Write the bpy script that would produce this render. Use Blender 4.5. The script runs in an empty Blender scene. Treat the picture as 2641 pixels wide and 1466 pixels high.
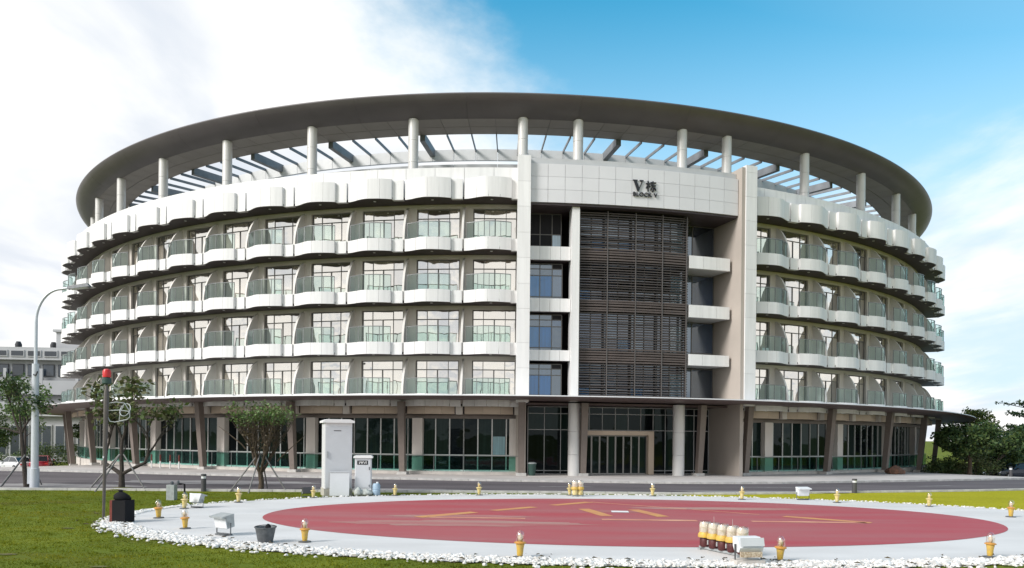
import bpy, math, random
import numpy as np
from mathutils import Vector, Matrix, Quaternion

# ------------------------------------------------------------------ camera, sky, sun, exposure
scn = bpy.context.scene
COL = scn.collection
R = math.radians
cam_d = bpy.data.cameras.new('camera')
cam = bpy.data.objects.new('camera', cam_d)
COL.objects.link(cam)
scn.camera = cam
cam.location = (0, 0, 2.6)
cam.rotation_euler = (R(90), R(-0.55), 0)
cam_d.sensor_width = 36.0
cam_d.lens = 27.26
cam_d.shift_y = 0.1484
cam_d.clip_start = 0.1
cam_d.clip_end = 6000

scn.view_settings.view_transform = 'Standard'
scn.view_settings.look = 'None'
scn.view_settings.gamma = 1.0
scn.view_settings.use_curve_mapping = False
scn.view_settings.exposure = 0.68
scn.cycles.use_denoising = True
scn.cycles.max_bounces = 8
scn.cycles.diffuse_bounces = 3
scn.cycles.glossy_bounces = 4
scn.cycles.transparent_max_bounces = 24
scn.cycles.sample_clamp_indirect = 4.0
scn.cycles.caustics_reflective = False
scn.cycles.caustics_refractive = False

SUN_DIR = Vector((-0.74, -0.50, 0.58)).normalized()      # towards the sun: from the left, a little behind the camera
SUN_EL = math.asin(SUN_DIR.z)
SUN_AZ = math.atan2(SUN_DIR.x, SUN_DIR.y)

world = bpy.data.worlds.new('World')
scn.world = world
world.use_nodes = True
wn, wl = world.node_tree.nodes, world.node_tree.links
wn.clear()
def W(t, **kw):
    n = wn.new(t)
    for k, v in kw.items():
        setattr(n, k, v)
    return n
def wmath(op, a, b=None, clamp=False):
    n = W('ShaderNodeMath', operation=op, use_clamp=clamp)
    for i, v in enumerate((a, b)):
        if v is None: continue
        if isinstance(v, (int, float)): n.inputs[i].default_value = v
        else: wl.new(v, n.inputs[i])
    return n.outputs[0]
def wstep(v, lo, hi):
    n = W('ShaderNodeMapRange', interpolation_type='SMOOTHSTEP')
    wl.new(v, n.inputs[0])
    n.inputs[1].default_value = lo; n.inputs[2].default_value = hi
    return n.outputs[0]
def wmix(f, a, b):
    n = W('ShaderNodeMix', data_type='RGBA')
    if isinstance(f, float): n.inputs[0].default_value = f
    else: wl.new(f, n.inputs[0])
    for s, v in ((6, a), (7, b)):
        if isinstance(v, tuple): n.inputs[s].default_value = (*v, 1)
        else: wl.new(v, n.inputs[s])
    return n.outputs[2]
SKY_K = 0.10
sky = W('ShaderNodeTexSky', sky_type='NISHITA', sun_disc=False)
sky.sun_elevation = SUN_EL
sky.sun_rotation = SUN_AZ
sky.air_density = 1.0
sky.dust_density = 0.6
sky.ozone_density = 2.0
tint = W('ShaderNodeMix', data_type='RGBA', blend_type='MULTIPLY')
tint.inputs[0].default_value = 1.0
wl.new(sky.outputs[0], tint.inputs[6])
tint.inputs[7].default_value = (0.26, 1.40, 1.42, 1)
tc = W('ShaderNodeTexCoord')
sep = W('ShaderNodeSeparateXYZ')
wl.new(tc.outputs['Generated'], sep.inputs[0])
dx, dy, dz = sep.outputs
zz = wmath('ADD', wmath('MAXIMUM', dz, 0.0), 0.16)
cmb = W('ShaderNodeCombineXYZ')
wl.new(wmath('DIVIDE', dx, zz), cmb.inputs[0])
wl.new(wmath('DIVIDE', dy, zz), cmb.inputs[1])
n1 = W('ShaderNodeTexNoise'); n1.inputs['Scale'].default_value = 0.55
n1.inputs['Detail'].default_value = 9; n1.inputs['Roughness'].default_value = 0.60; n1.inputs['Distortion'].default_value = 0.15
mp = W('ShaderNodeMapping'); mp.inputs['Location'].default_value = (3.1, 7.7, 1.3)
mp.inputs['Scale'].default_value = (1.0, 0.62, 1.0)
wl.new(cmb.outputs[0], mp.inputs[0]); wl.new(mp.outputs[0], n1.inputs['Vector'])
n2 = W('ShaderNodeTexNoise'); n2.inputs['Scale'].default_value = 1.5
n2.inputs['Detail'].default_value = 7; n2.inputs['Distortion'].default_value = 0.5
wl.new(mp.outputs[0], n2.inputs['Vector'])
# the cloud bank lies to the left (west) of the blue, and thin cloud hangs low all round
bank = wmath('MULTIPLY', wmath('MAXIMUM', wmath('SUBTRACT', 0.07, dx), -0.20), 0.75)
low = wmath('MULTIPLY', wmath('MAXIMUM', wmath('SUBTRACT', 0.40, dz), -0.09), 0.86)
back = wmath('MULTIPLY', wmath('MAXIMUM', wmath('SUBTRACT', 0.2, dy), 0.0), 0.30)     # bright cloud also lies behind the camera, as the windows show
dens = wmath('ADD', wmath('ADD', wmath('ADD', n1.outputs[0], bank), low), back)
cloud = wstep(dens, 0.51, 0.68)
haze_f = wmath('MULTIPLY', wmath('SUBTRACT', 1.0, wstep(dz, 0.12, 0.54)), 0.95)
CLOUD = 1.0 / SKY_K
cl_col = wmix(wstep(n2.outputs[0], 0.32, 0.52), (0.53 * CLOUD, 0.55 * CLOUD, 0.59 * CLOUD), (0.72 * CLOUD, 0.715 * CLOUD, 0.70 * CLOUD))
veil = wmath('MULTIPLY', wstep(dx, 0.05, 0.62), 0.26)
haze_f = wmath('MAXIMUM', haze_f, veil)
base = wmix(haze_f, tint.outputs[2], (0.47 * CLOUD, 0.555 * CLOUD, 0.64 * CLOUD))
full = wmix(wmath('MULTIPLY', cloud, wmath('ADD', 0.78, wmath('MULTIPLY', n2.outputs[0], 0.4), True)), base, cl_col)
bg = W('ShaderNodeBackground'); bg.inputs[1].default_value = SKY_K
wo = W('ShaderNodeOutputWorld')
wl.new(full, bg.inputs[0]); wl.new(bg.outputs[0], wo.inputs[0])

sun_d = bpy.data.lights.new('sun', 'SUN')
sun_d.energy = 2.3
sun_d.angle = R(18)
sun_d.color = (1.0, 0.965, 0.93)
sun = bpy.data.objects.new('sun', sun_d)
COL.objects.link(sun)
sun.rotation_euler = (-SUN_DIR).to_track_quat('-Z', 'Y').to_euler()
sun.location = (-60, -30, 60)

# ------------------------------------------------------------------ materials
MAT = {}
def mat(name, col, rough=0.6, metal=0.0, noise=0.0, nscale=4.0, col2=None, bump=0.0, bscale=30.0, vary=0.0, spec=None, coords='Object', stretch=None, detail=6.0):
    m = bpy.data.materials.new(name); m.use_nodes = True
    nt = m.node_tree; b = nt.nodes['Principled BSDF']
    b.inputs['Roughness'].default_value = rough
    b.inputs['Metallic'].default_value = metal
    if spec is not None: b.inputs['Specular IOR Level'].default_value = spec
    b.inputs['Base Color'].default_value = (*col, 1)
    out = None
    tcn = nt.nodes.new('ShaderNodeTexCoord')
    vec = tcn.outputs[coords]
    if stretch:
        mpn = nt.nodes.new('ShaderNodeMapping'); mpn.inputs['Scale'].default_value = stretch
        nt.links.new(vec, mpn.inputs[0]); vec = mpn.outputs[0]
    if noise or col2:
        nz = nt.nodes.new('ShaderNodeTexNoise'); nz.inputs['Scale'].default_value = nscale; nz.inputs['Detail'].default_value = detail
        nt.links.new(vec, nz.inputs['Vector'])
        mr = nt.nodes.new('ShaderNodeMapRange'); mr.inputs[1].default_value = 0.35; mr.inputs[2].default_value = 0.65
        nt.links.new(nz.outputs[0], mr.inputs[0])
        mx = nt.nodes.new('ShaderNodeMix'); mx.data_type = 'RGBA'
        c2 = col2 if col2 else tuple(c * (1 - noise) for c in col)
        mx.inputs[6].default_value = (*col, 1); mx.inputs[7].default_value = (*c2, 1)
        nt.links.new(mr.outputs[0], mx.inputs[0]); out = mx.outputs[2]
    if vary:
        oi = nt.nodes.new('ShaderNodeObjectInfo')
        mr2 = nt.nodes.new('ShaderNodeMapRange'); mr2.inputs[3].default_value = 1 - vary; mr2.inputs[4].default_value = 1.0
        nt.links.new(oi.outputs['Random'], mr2.inputs[0])
        hs = nt.nodes.new('ShaderNodeHueSaturation')
        nt.links.new(mr2.outputs[0], hs.inputs['Value'])
        if out: nt.links.new(out, hs.inputs['Color'])
        else: hs.inputs['Color'].default_value = (*col, 1)
        out = hs.outputs[0]
    if out: nt.links.new(out, b.inputs['Base Color'])
    if bump:
        nb = nt.nodes.new('ShaderNodeTexNoise'); nb.inputs['Scale'].default_value = bscale; nb.inputs['Detail'].default_value = 5
        nt.links.new(vec, nb.inputs['Vector'])
        bp = nt.nodes.new('ShaderNodeBump'); bp.inputs['Strength'].default_value = bump; bp.inputs['Distance'].default_value = 0.05
        nt.links.new(nb.outputs[0], bp.inputs['Height']); nt.links.new(bp.outputs[0], b.inputs['Normal'])
    MAT[name] = m
    return m

mat('white_panel', (0.83, 0.825, 0.82), 0.52, 0, noise=0.10, nscale=2.2, vary=0.06, stretch=(1.6, 1.6, .12))
mat('sign_panel', (0.69, 0.69, 0.71), 0.35, 0, noise=0.04, nscale=1.0, vary=0.05)
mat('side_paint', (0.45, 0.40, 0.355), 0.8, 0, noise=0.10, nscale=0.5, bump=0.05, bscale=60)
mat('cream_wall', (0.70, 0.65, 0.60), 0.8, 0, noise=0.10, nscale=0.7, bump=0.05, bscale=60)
mat('fin_paint', (0.74, 0.71, 0.675), 0.7, 0, noise=0.08, nscale=2.0)
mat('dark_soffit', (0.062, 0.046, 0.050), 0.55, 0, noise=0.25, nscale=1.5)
mat('roof_metal', (0.140, 0.126, 0.130), 0.42, 0.3, noise=0.15, nscale=0.6, vary=0.06)
mat('soffit_panel', (0.27, 0.245, 0.225), 0.55, 0, noise=0.12, nscale=0.7, vary=0.12)
mat('grey_panel', (0.52, 0.53, 0.54), 0.5, 0, noise=0.1, nscale=1.0, vary=0.1)
mat('pale_panel', (0.70, 0.71, 0.72), 0.5, 0, noise=0.1, nscale=1.0, vary=0.1)
mat('steel_beam', (0.20, 0.215, 0.235), 0.5, 0.2, noise=0.2, nscale=2.0)
mat('column_metal', (0.66, 0.65, 0.635), 0.4, 0.1, noise=0.06, nscale=1.0)
mat('window_frame', (0.14, 0.135, 0.13), 0.45, 0.3)
mat('steel_light', (0.55, 0.55, 0.54), 0.4, 0.4)
mat('door_metal', (0.28, 0.27, 0.26), 0.4, 0.4)
mat('rail_metal', (0.20, 0.21, 0.21), 0.4, 0.5)
mat('beige_panel', (0.63, 0.51, 0.40), 0.5, 0, noise=0.08, nscale=1.0, vary=0.08)
mat('slant_post', (0.20, 0.165, 0.145), 0.5, 0.1, noise=0.1)
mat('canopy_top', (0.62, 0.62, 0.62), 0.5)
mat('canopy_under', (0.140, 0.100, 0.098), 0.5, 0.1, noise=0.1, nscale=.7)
mat('slat', (0.080, 0.066, 0.062), 0.6, 0, noise=0.25, nscale=1.5, vary=0.35, stretch=(.4, .4, 4))
mat('slat_band', (0.105, 0.083, 0.076), 0.6, 0, noise=0.2, nscale=1.5)
mat('screen_metal', (0.115, 0.105, 0.102), 0.5, 0.2)
mat('interior_dark', (0.02, 0.02, 0.024), 0.9)
mat('roof_deck', (0.45, 0.44, 0.42), 0.9, 0, noise=0.2)
mat('plinth', (0.58, 0.545, 0.50), 0.9, 0, col2=(0.46, 0.43, 0.40), nscale=2.0, bump=0.2, bscale=12)
mat('concrete', (0.54, 0.50, 0.475), 0.9, 0, col2=(0.44, 0.41, 0.39), nscale=0.35, bump=0.1, bscale=20)
mat('kerb', (0.60, 0.585, 0.56), 0.9, 0, noise=0.25, nscale=2.5, bump=0.1, vary=0.12)
mat('asphalt', (0.072, 0.061, 0.066), 0.9, 0, col2=(0.118, 0.102, 0.108), nscale=0.3, bump=0.15, bscale=50, stretch=(.45, 1.6, 1))
mat('road_paint', (0.36, 0.35, 0.35), 0.8, 0, noise=0.4, nscale=3)
mat('slab_white', (0.63, 0.62, 0.61), 0.8, 0, col2=(0.55, 0.54, 0.53), nscale=0.5, bump=0.05, bscale=15, stretch=(.6, 1.5, 1))
mat('pad_red', (0.37, 0.056, 0.069), 0.7, 0, col2=(0.345, 0.112, 0.118), nscale=0.34, stretch=(.32, 1.9, 1), bump=0.03)
mat('pad_worn', (0.36, 0.22, 0.19), 0.8, 0, col2=(0.36, 0.11, 0.11), nscale=0.5, stretch=(.4, 2.2, 1))
mat('pad_ochre', (0.56, 0.30, 0.10), 0.7, 0, col2=(0.52, 0.22, 0.11), nscale=1.1)
mat('pad_pale', (0.66, 0.36, 0.23), 0.7, 0, col2=(0.52, 0.20, 0.14), nscale=1.1)
mat('white_paint', (0.74, 0.74, 0.73), 0.6)
mat('stone_white', (0.80, 0.79, 0.77), 0.7, 0, col2=(0.55, 0.53, 0.49), nscale=5.0)
mat('soil', (0.13, 0.10, 0.04), 1.0, 0, col2=(0.10, 0.115, 0.02), nscale=6)
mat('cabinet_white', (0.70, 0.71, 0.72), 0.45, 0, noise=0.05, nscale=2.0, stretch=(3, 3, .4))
mat('cabinet_shade', (0.56, 0.58, 0.60), 0.45, 0, noise=0.06, nscale=2.0)  # darker cabinet paint, shade of the front put into colour; reused on grey parts
mat('cabinet_base', (0.50, 0.48, 0.42), 0.9, 0, noise=0.25, nscale=5)
mat('black', (0.010, 0.010, 0.012), 0.8, spec=.2)
mat('dark_grey', (0.06, 0.06, 0.065), 0.5)
mat('lamp_yellow', (0.62, 0.40, 0.045), 0.5, 0, col2=(0.50, 0.33, 0.10), nscale=14)
mat('lamp_pale', (0.66, 0.56, 0.30), 0.55, 0, col2=(0.55, 0.42, 0.12), nscale=14)
mat('lamp_orange', (0.55, 0.26, 0.05), 0.5)
mat('lamp_guts', (0.62, 0.54, 0.42), 0.5, 0, col2=(0.34, 0.24, 0.15), nscale=40)
mat('lamp_red_body', (0.09, 0.018, 0.018), 0.5, 0, noise=0.4, nscale=12)
mat('galv', (0.42, 0.45, 0.455), 0.45, 0.3, noise=0.2, nscale=8)
mat('galv_dark', (0.13, 0.14, 0.15), 0.55, 0.2, noise=0.35, nscale=9)
mat('flood_white', (0.74, 0.755, 0.77), 0.5, 0, noise=0.08, nscale=6)
mat('drum_blue', (0.33, 0.45, 0.56), 0.5, 0, noise=0.2, nscale=5)
mat('sack', (0.47, 0.50, 0.47), 0.9, 0, noise=0.35, nscale=9, bump=.5, bscale=14)
mat('lamp_post', (0.60, 0.63, 0.68), 0.4, 0.2, noise=0.06)
mat('red_plastic', (0.60, 0.02, 0.02), 0.35)
mat('red_board', (0.16, 0.025, 0.015), 0.6, 0, noise=0.2)
mat('bark', (0.060, 0.048, 0.040), 0.9, 0, noise=0.4, nscale=9, bump=.5, bscale=18)
mat('bark_brown', (0.105, 0.075, 0.05), 0.9, 0, noise=0.4, nscale=9, bump=.5, bscale=18)
mat('twig', (0.085, 0.062, 0.040), 0.9, 0, noise=0.4, nscale=6)
mat('stake', (0.19, 0.185, 0.18), 0.6, 0.2, noise=0.3, nscale=6)
mat('pole_brown', (0.11, 0.098, 0.09), 0.5, 0.2, noise=0.15)
mat('bin_green', (0.03, 0.07, 0.06), 0.5)
mat('rock', (0.20, 0.10, 0.065), 0.9, 0, col2=(0.09, 0.05, 0.035), nscale=4, bump=.6, bscale=6)
mat('car_dark', (0.02, 0.028, 0.045), 0.15, 0.5, spec=.9)
mat('car_red', (0.30, 0.02, 0.035), 0.2, 0.1, spec=.7)
mat('car_white', (0.62, 0.63, 0.64), 0.2, 0.1, spec=.7)
mat('tyre', (0.015, 0.015, 0.015), 0.9)
mat('car_glass', (0.02, 0.025, 0.03), 0.06, 0, spec=.9)
mat('headlamp', (0.65, 0.67, 0.7), 0.15, 0.2)
mat('bld_white', (0.47, 0.475, 0.49), 0.8, 0, noise=0.1, nscale=.3)
mat('bld_grey', (0.33, 0.335, 0.345), 0.8, 0, noise=0.2, nscale=.3)
mat('bld_dark', (0.04, 0.042, 0.048), 0.7)
mat('bld_glass', (0.045, 0.06, 0.08), 0.12, 0, spec=.8, vary=.5)
mat('sign_black', (0.008, 0.008, 0.011), 0.4)

def leafmat(name, c1, c2, trans=0.25):
    m = bpy.data.materials.new(name); m.use_nodes = True
    nt = m.node_tree; b = nt.nodes['Principled BSDF']
    g = nt.nodes.new('ShaderNodeNewGeometry')
    mx = nt.nodes.new('ShaderNodeMix'); mx.data_type = 'RGBA'
    mx.inputs[6].default_value = (*c1, 1); mx.inputs[7].default_value = (*c2, 1)
    nt.links.new(g.outputs['Random Per Island'], mx.inputs[0])
    nt.links.new(mx.outputs[2], b.inputs['Base Color'])
    b.inputs['Roughness'].default_value = 0.55
    tr = nt.nodes.new('ShaderNodeBsdfTranslucent')
    nt.links.new(mx.outputs[2], tr.inputs[0])
    ms = nt.nodes.new('ShaderNodeMixShader'); ms.inputs[0].default_value = trans
    nt.links.new(b.outputs[0], ms.inputs[1]); nt.links.new(tr.outputs[0], ms.inputs[2])
    nt.links.new(ms.outputs[0], nt.nodes['Material Output'].inputs[0])
    MAT[name] = m
leafmat('leaf_mid', (0.055, 0.095, 0.025), (0.135, 0.18, 0.05))
leafmat('leaf_dark', (0.018, 0.05, 0.018), (0.075, 0.13, 0.035))
leafmat('leaf_bright', (0.08, 0.17, 0.035), (0.16, 0.26, 0.07))
leafmat('leaf_olive', (0.085, 0.085, 0.035), (0.17, 0.18, 0.07))
leafmat('leaf_yellow', (0.12, 0.16, 0.03), (0.22, 0.24, 0.07))
leafmat('stone_mixed', (0.50, 0.47, 0.43), (0.86, 0.85, 0.83), 0.0)
leafmat('leaf_brown', (0.06, 0.042, 0.022), (0.11, 0.085, 0.035))
leafmat('grass_blade', (0.105, 0.132, 0.006), (0.22, 0.24, 0.016), .3)
nt = MAT['grass_blade'].node_tree
tcg = nt.nodes.new('ShaderNodeTexCoord'); mpg = nt.nodes.new('ShaderNodeMapping'); mpg.inputs['Scale'].default_value = (.45, 1, 1)
ng = nt.nodes.new('ShaderNodeTexNoise'); ng.inputs['Scale'].default_value = .55; ng.inputs['Detail'].default_value = 5; ng.inputs['Roughness'].default_value = .65
nt.links.new(tcg.outputs['Object'], mpg.inputs[0]); nt.links.new(mpg.outputs[0], ng.inputs['Vector'])
rg = nt.nodes.new('ShaderNodeValToRGB'); cr = rg.color_ramp
cr.elements[0].position = .30; cr.elements[0].color = (.42, .50, .40, 1); cr.elements[1].position = .70; cr.elements[1].color = (1.5, 1.18, 1.0, 1)
e = cr.elements.new(.5); e.color = (1, 1, 1, 1)
nt.links.new(ng.outputs[0], rg.inputs[0])
nt.nodes['Principled BSDF'].inputs['Specular IOR Level'].default_value = .08
old = [n for n in nt.nodes if n.type == 'MIX'][0]
mg = nt.nodes.new('ShaderNodeMix'); mg.data_type = 'RGBA'; mg.blend_type = 'MULTIPLY'; mg.inputs[0].default_value = 1
nt.links.new(old.outputs[2], mg.inputs[6]); nt.links.new(rg.outputs[0], mg.inputs[7])
for n in nt.nodes:
    if n.type == 'BSDF_PRINCIPLED': nt.links.new(mg.outputs[2], n.inputs['Base Color'])
    if n.type == 'BSDF_TRANSLUCENT': nt.links.new(mg.outputs[2], n.inputs[0])

def lawn_mat(name, cols, sc):
    m = bpy.data.materials.new(name); m.use_nodes = True
    nt = m.node_tree; b = nt.nodes['Principled BSDF']; b.inputs['Roughness'].default_value = 0.95
    b.inputs['Specular IOR Level'].default_value = 0.1
    t = nt.nodes.new('ShaderNodeTexCoord')
    mp_ = nt.nodes.new('ShaderNodeMapping'); mp_.inputs['Scale'].default_value = (.6, 1, 1)
    nt.links.new(t.outputs['Object'], mp_.inputs[0])
    a = nt.nodes.new('ShaderNodeTexNoise'); a.inputs['Scale'].default_value = sc; a.inputs['Detail'].default_value = 6
    a.inputs['Roughness'].default_value = .62
    nt.links.new(mp_.outputs[0], a.inputs['Vector'])
    r = nt.nodes.new('ShaderNodeValToRGB')
    while len(r.color_ramp.elements) < len(cols): r.color_ramp.elements.new(0.5)
    for e, (p, c) in zip(r.color_ramp.elements, cols):
        e.position = p; e.color = (*c, 1)
    nt.links.new(a.outputs[0], r.inputs[0])
    f = nt.nodes.new('ShaderNodeTexNoise'); f.inputs['Scale'].default_value = 14; f.inputs['Detail'].default_value = 4
    nt.links.new(mp_.outputs[0], f.inputs['Vector'])
    hs = nt.nodes.new('ShaderNodeHueSaturation')
    mr = nt.nodes.new('ShaderNodeMapRange'); mr.inputs[1].default_value = .3; mr.inputs[2].default_value = .7; mr.inputs[3].default_value = .78; mr.inputs[4].default_value = 1.2
    nt.links.new(f.outputs[0], mr.inputs[0]); nt.links.new(mr.outputs[0], hs.inputs['Value'])
    nt.links.new(r.outputs[0], hs.inputs['Color']); nt.links.new(hs.outputs[0], b.inputs['Base Color'])
    bp = nt.nodes.new('ShaderNodeBump'); bp.inputs['Strength'].default_value = .5; bp.inputs['Distance'].default_value = .04
    nt.links.new(f.outputs[0], bp.inputs['Height']); nt.links.new(bp.outputs[0], b.inputs['Normal'])
    MAT[name] = m
lawn_mat('lawn', [(0.22, (0.10, 0.066, 0.028)), (0.34, (0.105, 0.105, 0.016)), (0.48, (0.105, 0.140, 0.014)), (0.62, (0.150, 0.175, 0.018)), (0.78, (0.19, 0.165, 0.035))], 0.33)
lawn_mat('lawn_light', [(0.25, (0.26, 0.255, 0.012)), (0.5, (0.33, 0.315, 0.014)), (0.75, (0.38, 0.34, 0.024))], 0.25)

def glassmat(name, gcol, gfac, c_a, c_b, thr=0.5, wav=0.12, rough=0.015, ior=1.5):
    """coated pane: mirror layer over the room or curtain behind it, one choice per pane"""
    m = bpy.data.materials.new(name); m.use_nodes = True
    nt = m.node_tree; nt.nodes.remove(nt.nodes['Principled BSDF'])
    oi = nt.nodes.new('ShaderNodeObjectInfo')
    tcn = nt.nodes.new('ShaderNodeTexCoord')
    add = nt.nodes.new('ShaderNodeVectorMath'); add.operation = 'MULTIPLY_ADD'
    cx = nt.nodes.new('ShaderNodeCombineXYZ')
    for i in range(3): nt.links.new(oi.outputs['Random'], cx.inputs[i])
    nt.links.new(cx.outputs[0], add.inputs[0]); add.inputs[1].default_value = (37, 23, 51)
    nt.links.new(tcn.outputs['Object'], add.inputs[2])
    nz = nt.nodes.new('ShaderNodeTexNoise'); nz.inputs['Scale'].default_value = 0.9; nz.inputs['Detail'].default_value = 1.5
    nt.links.new(add.outputs[0], nz.inputs['Vector'])
    bp = nt.nodes.new('ShaderNodeBump'); bp.inputs['Strength'].default_value = wav; bp.inputs['Distance'].default_value = .12
    nt.links.new(nz.outputs[0], bp.inputs['Height'])
    gl = nt.nodes.new('ShaderNodeBsdfGlossy'); gl.inputs['Roughness'].default_value = rough; gl.inputs[0].default_value = (*gcol, 1)
    nt.links.new(bp.outputs[0], gl.inputs['Normal'])
    mr = nt.nodes.new('ShaderNodeMapRange'); mr.inputs[1].default_value = thr - .08; mr.inputs[2].default_value = thr + .08
    nt.links.new(oi.outputs['Random'], mr.inputs[0])
    wv = nt.nodes.new('ShaderNodeTexNoise'); wv.inputs['Scale'].default_value = 2.2; wv.inputs['Detail'].default_value = 3
    mpx = nt.nodes.new('ShaderNodeMapping'); mpx.inputs['Scale'].default_value = (4, 4, .15)
    nt.links.new(add.outputs[0], mpx.inputs[0]); nt.links.new(mpx.outputs[0], wv.inputs['Vector'])
    mx = nt.nodes.new('ShaderNodeMix'); mx.data_type = 'RGBA'
    mx.inputs[6].default_value = (*c_a, 1); mx.inputs[7].default_value = (*c_b, 1)
    nt.links.new(mr.outputs[0], mx.inputs[0])
    hs = nt.nodes.new('ShaderNodeHueSaturation')
    mr3 = nt.nodes.new('ShaderNodeMapRange'); mr3.inputs[1].default_value = .3; mr3.inputs[2].default_value = .7; mr3.inputs[3].default_value = .7; mr3.inputs[4].default_value = 1.1
    nt.links.new(wv.outputs[0], mr3.inputs[0]); nt.links.new(mr3.outputs[0], hs.inputs['Value']); nt.links.new(mx.outputs[2], hs.inputs['Color'])
    df = nt.nodes.new('ShaderNodeBsdfDiffuse'); nt.links.new(hs.outputs[0], df.inputs[0])
    fr = nt.nodes.new('ShaderNodeFresnel'); fr.inputs[0].default_value = ior
    ad = nt.nodes.new('ShaderNodeMath'); ad.operation = 'ADD'; ad.use_clamp = True; ad.inputs[1].default_value = gfac
    nt.links.new(fr.outputs[0], ad.inputs[0])
    ms = nt.nodes.new('ShaderNodeMixShader')
    nt.links.new(ad.outputs[0], ms.inputs[0]); nt.links.new(df.outputs[0], ms.inputs[1]); nt.links.new(gl.outputs[0], ms.inputs[2])
    nt.links.new(ms.outputs[0], nt.nodes['Material Output'].inputs[0])
    MAT[name] = m
glassmat('room_glass', (1.0, 0.965, 0.915), 0.66, (0.05, 0.05, 0.055), (0.72, 0.64, 0.53), 0.40, .24)
glassmat('hall_glass', (0.8, 0.95, 0.95), 0.0, (0.006, 0.008, 0.010), (0.014, 0.026, 0.024), 0.55, .10, ior=1.28)
glassmat('stair_glass', (0.75, 0.88, 1.0), 0.16, (0.015, 0.02, 0.035), (0.03, 0.05, 0.10), 0.55, .10)
glassmat('blue_film', (0.6, 0.8, 1.0), 0.10, (0.015, 0.10, 0.30), (0.03, 0.14, 0.36), 0.5, .08)
glassmat('pale_film', (0.9, 0.95, 1.0), 0.12, (0.28, 0.46, 0.60), (0.30, 0.48, 0.62), 0.5, .05)
glassmat('screen_glass', (0.8, 0.88, 1.0), 0.12, (0.02, 0.022, 0.028), (0.035, 0.05, 0.075), 0.6, .1)

def clearglass(name, tcol, fac, spec_col=(1, 1, 1)):
    m = bpy.data.materials.new(name); m.use_nodes = True
    nt = m.node_tree; nt.nodes.remove(nt.nodes['Principled BSDF'])
    t = nt.nodes.new('ShaderNodeBsdfTransparent'); t.inputs[0].default_value = (*tcol, 1)
    gl = nt.nodes.new('ShaderNodeBsdfGlossy'); gl.inputs['Roughness'].default_value = .03; gl.inputs[0].default_value = (*spec_col, 1)
    fr = nt.nodes.new('ShaderNodeFresnel'); fr.inputs[0].default_value = 1.45
    geo = nt.nodes.new('ShaderNodeNewGeometry')          # reflect at the entry face only: the pane does not bend light
    inv = nt.nodes.new('ShaderNodeMath'); inv.operation = 'SUBTRACT'; inv.inputs[0].default_value = 1.0
    nt.links.new(geo.outputs['Backfacing'], inv.inputs[1])
    fa = nt.nodes.new('ShaderNodeMath'); fa.operation = 'ADD'; fa.use_clamp = True; fa.inputs[1].default_value = fac
    nt.links.new(fr.outputs[0], fa.inputs[0])
    ad = nt.nodes.new('ShaderNodeMath'); ad.operation = 'MULTIPLY'
    nt.links.new(fa.outputs[0], ad.inputs[0]); nt.links.new(inv.outputs[0], ad.inputs[1])
    ms = nt.nodes.new('ShaderNodeMixShader')
    nt.links.new(ad.outputs[0], ms.inputs[0]); nt.links.new(t.outputs[0], ms.inputs[1]); nt.links.new(gl.outputs[0], ms.inputs[2])
    nt.links.new(ms.outputs[0], nt.nodes['Material Output'].inputs[0])
    MAT[name] = m
clearglass('rail_glass', (0.87, 0.94, 0.925), 0.02, (.80, .92, .88))
clearglass('guard_glass', (0.64, 0.81, 0.775), 0.01, (.4, .62, .58))
clearglass('dome_glass', (0.97, 0.94, 0.90), 0.16, (1, .97, .94))
mat('milky', (0.62, 0.57, 0.48), 0.4, 0, col2=(0.50, 0.45, 0.37), nscale=16)
clearglass('flood_glass', (0.80, 0.88, 0.87), 0.08)

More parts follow.
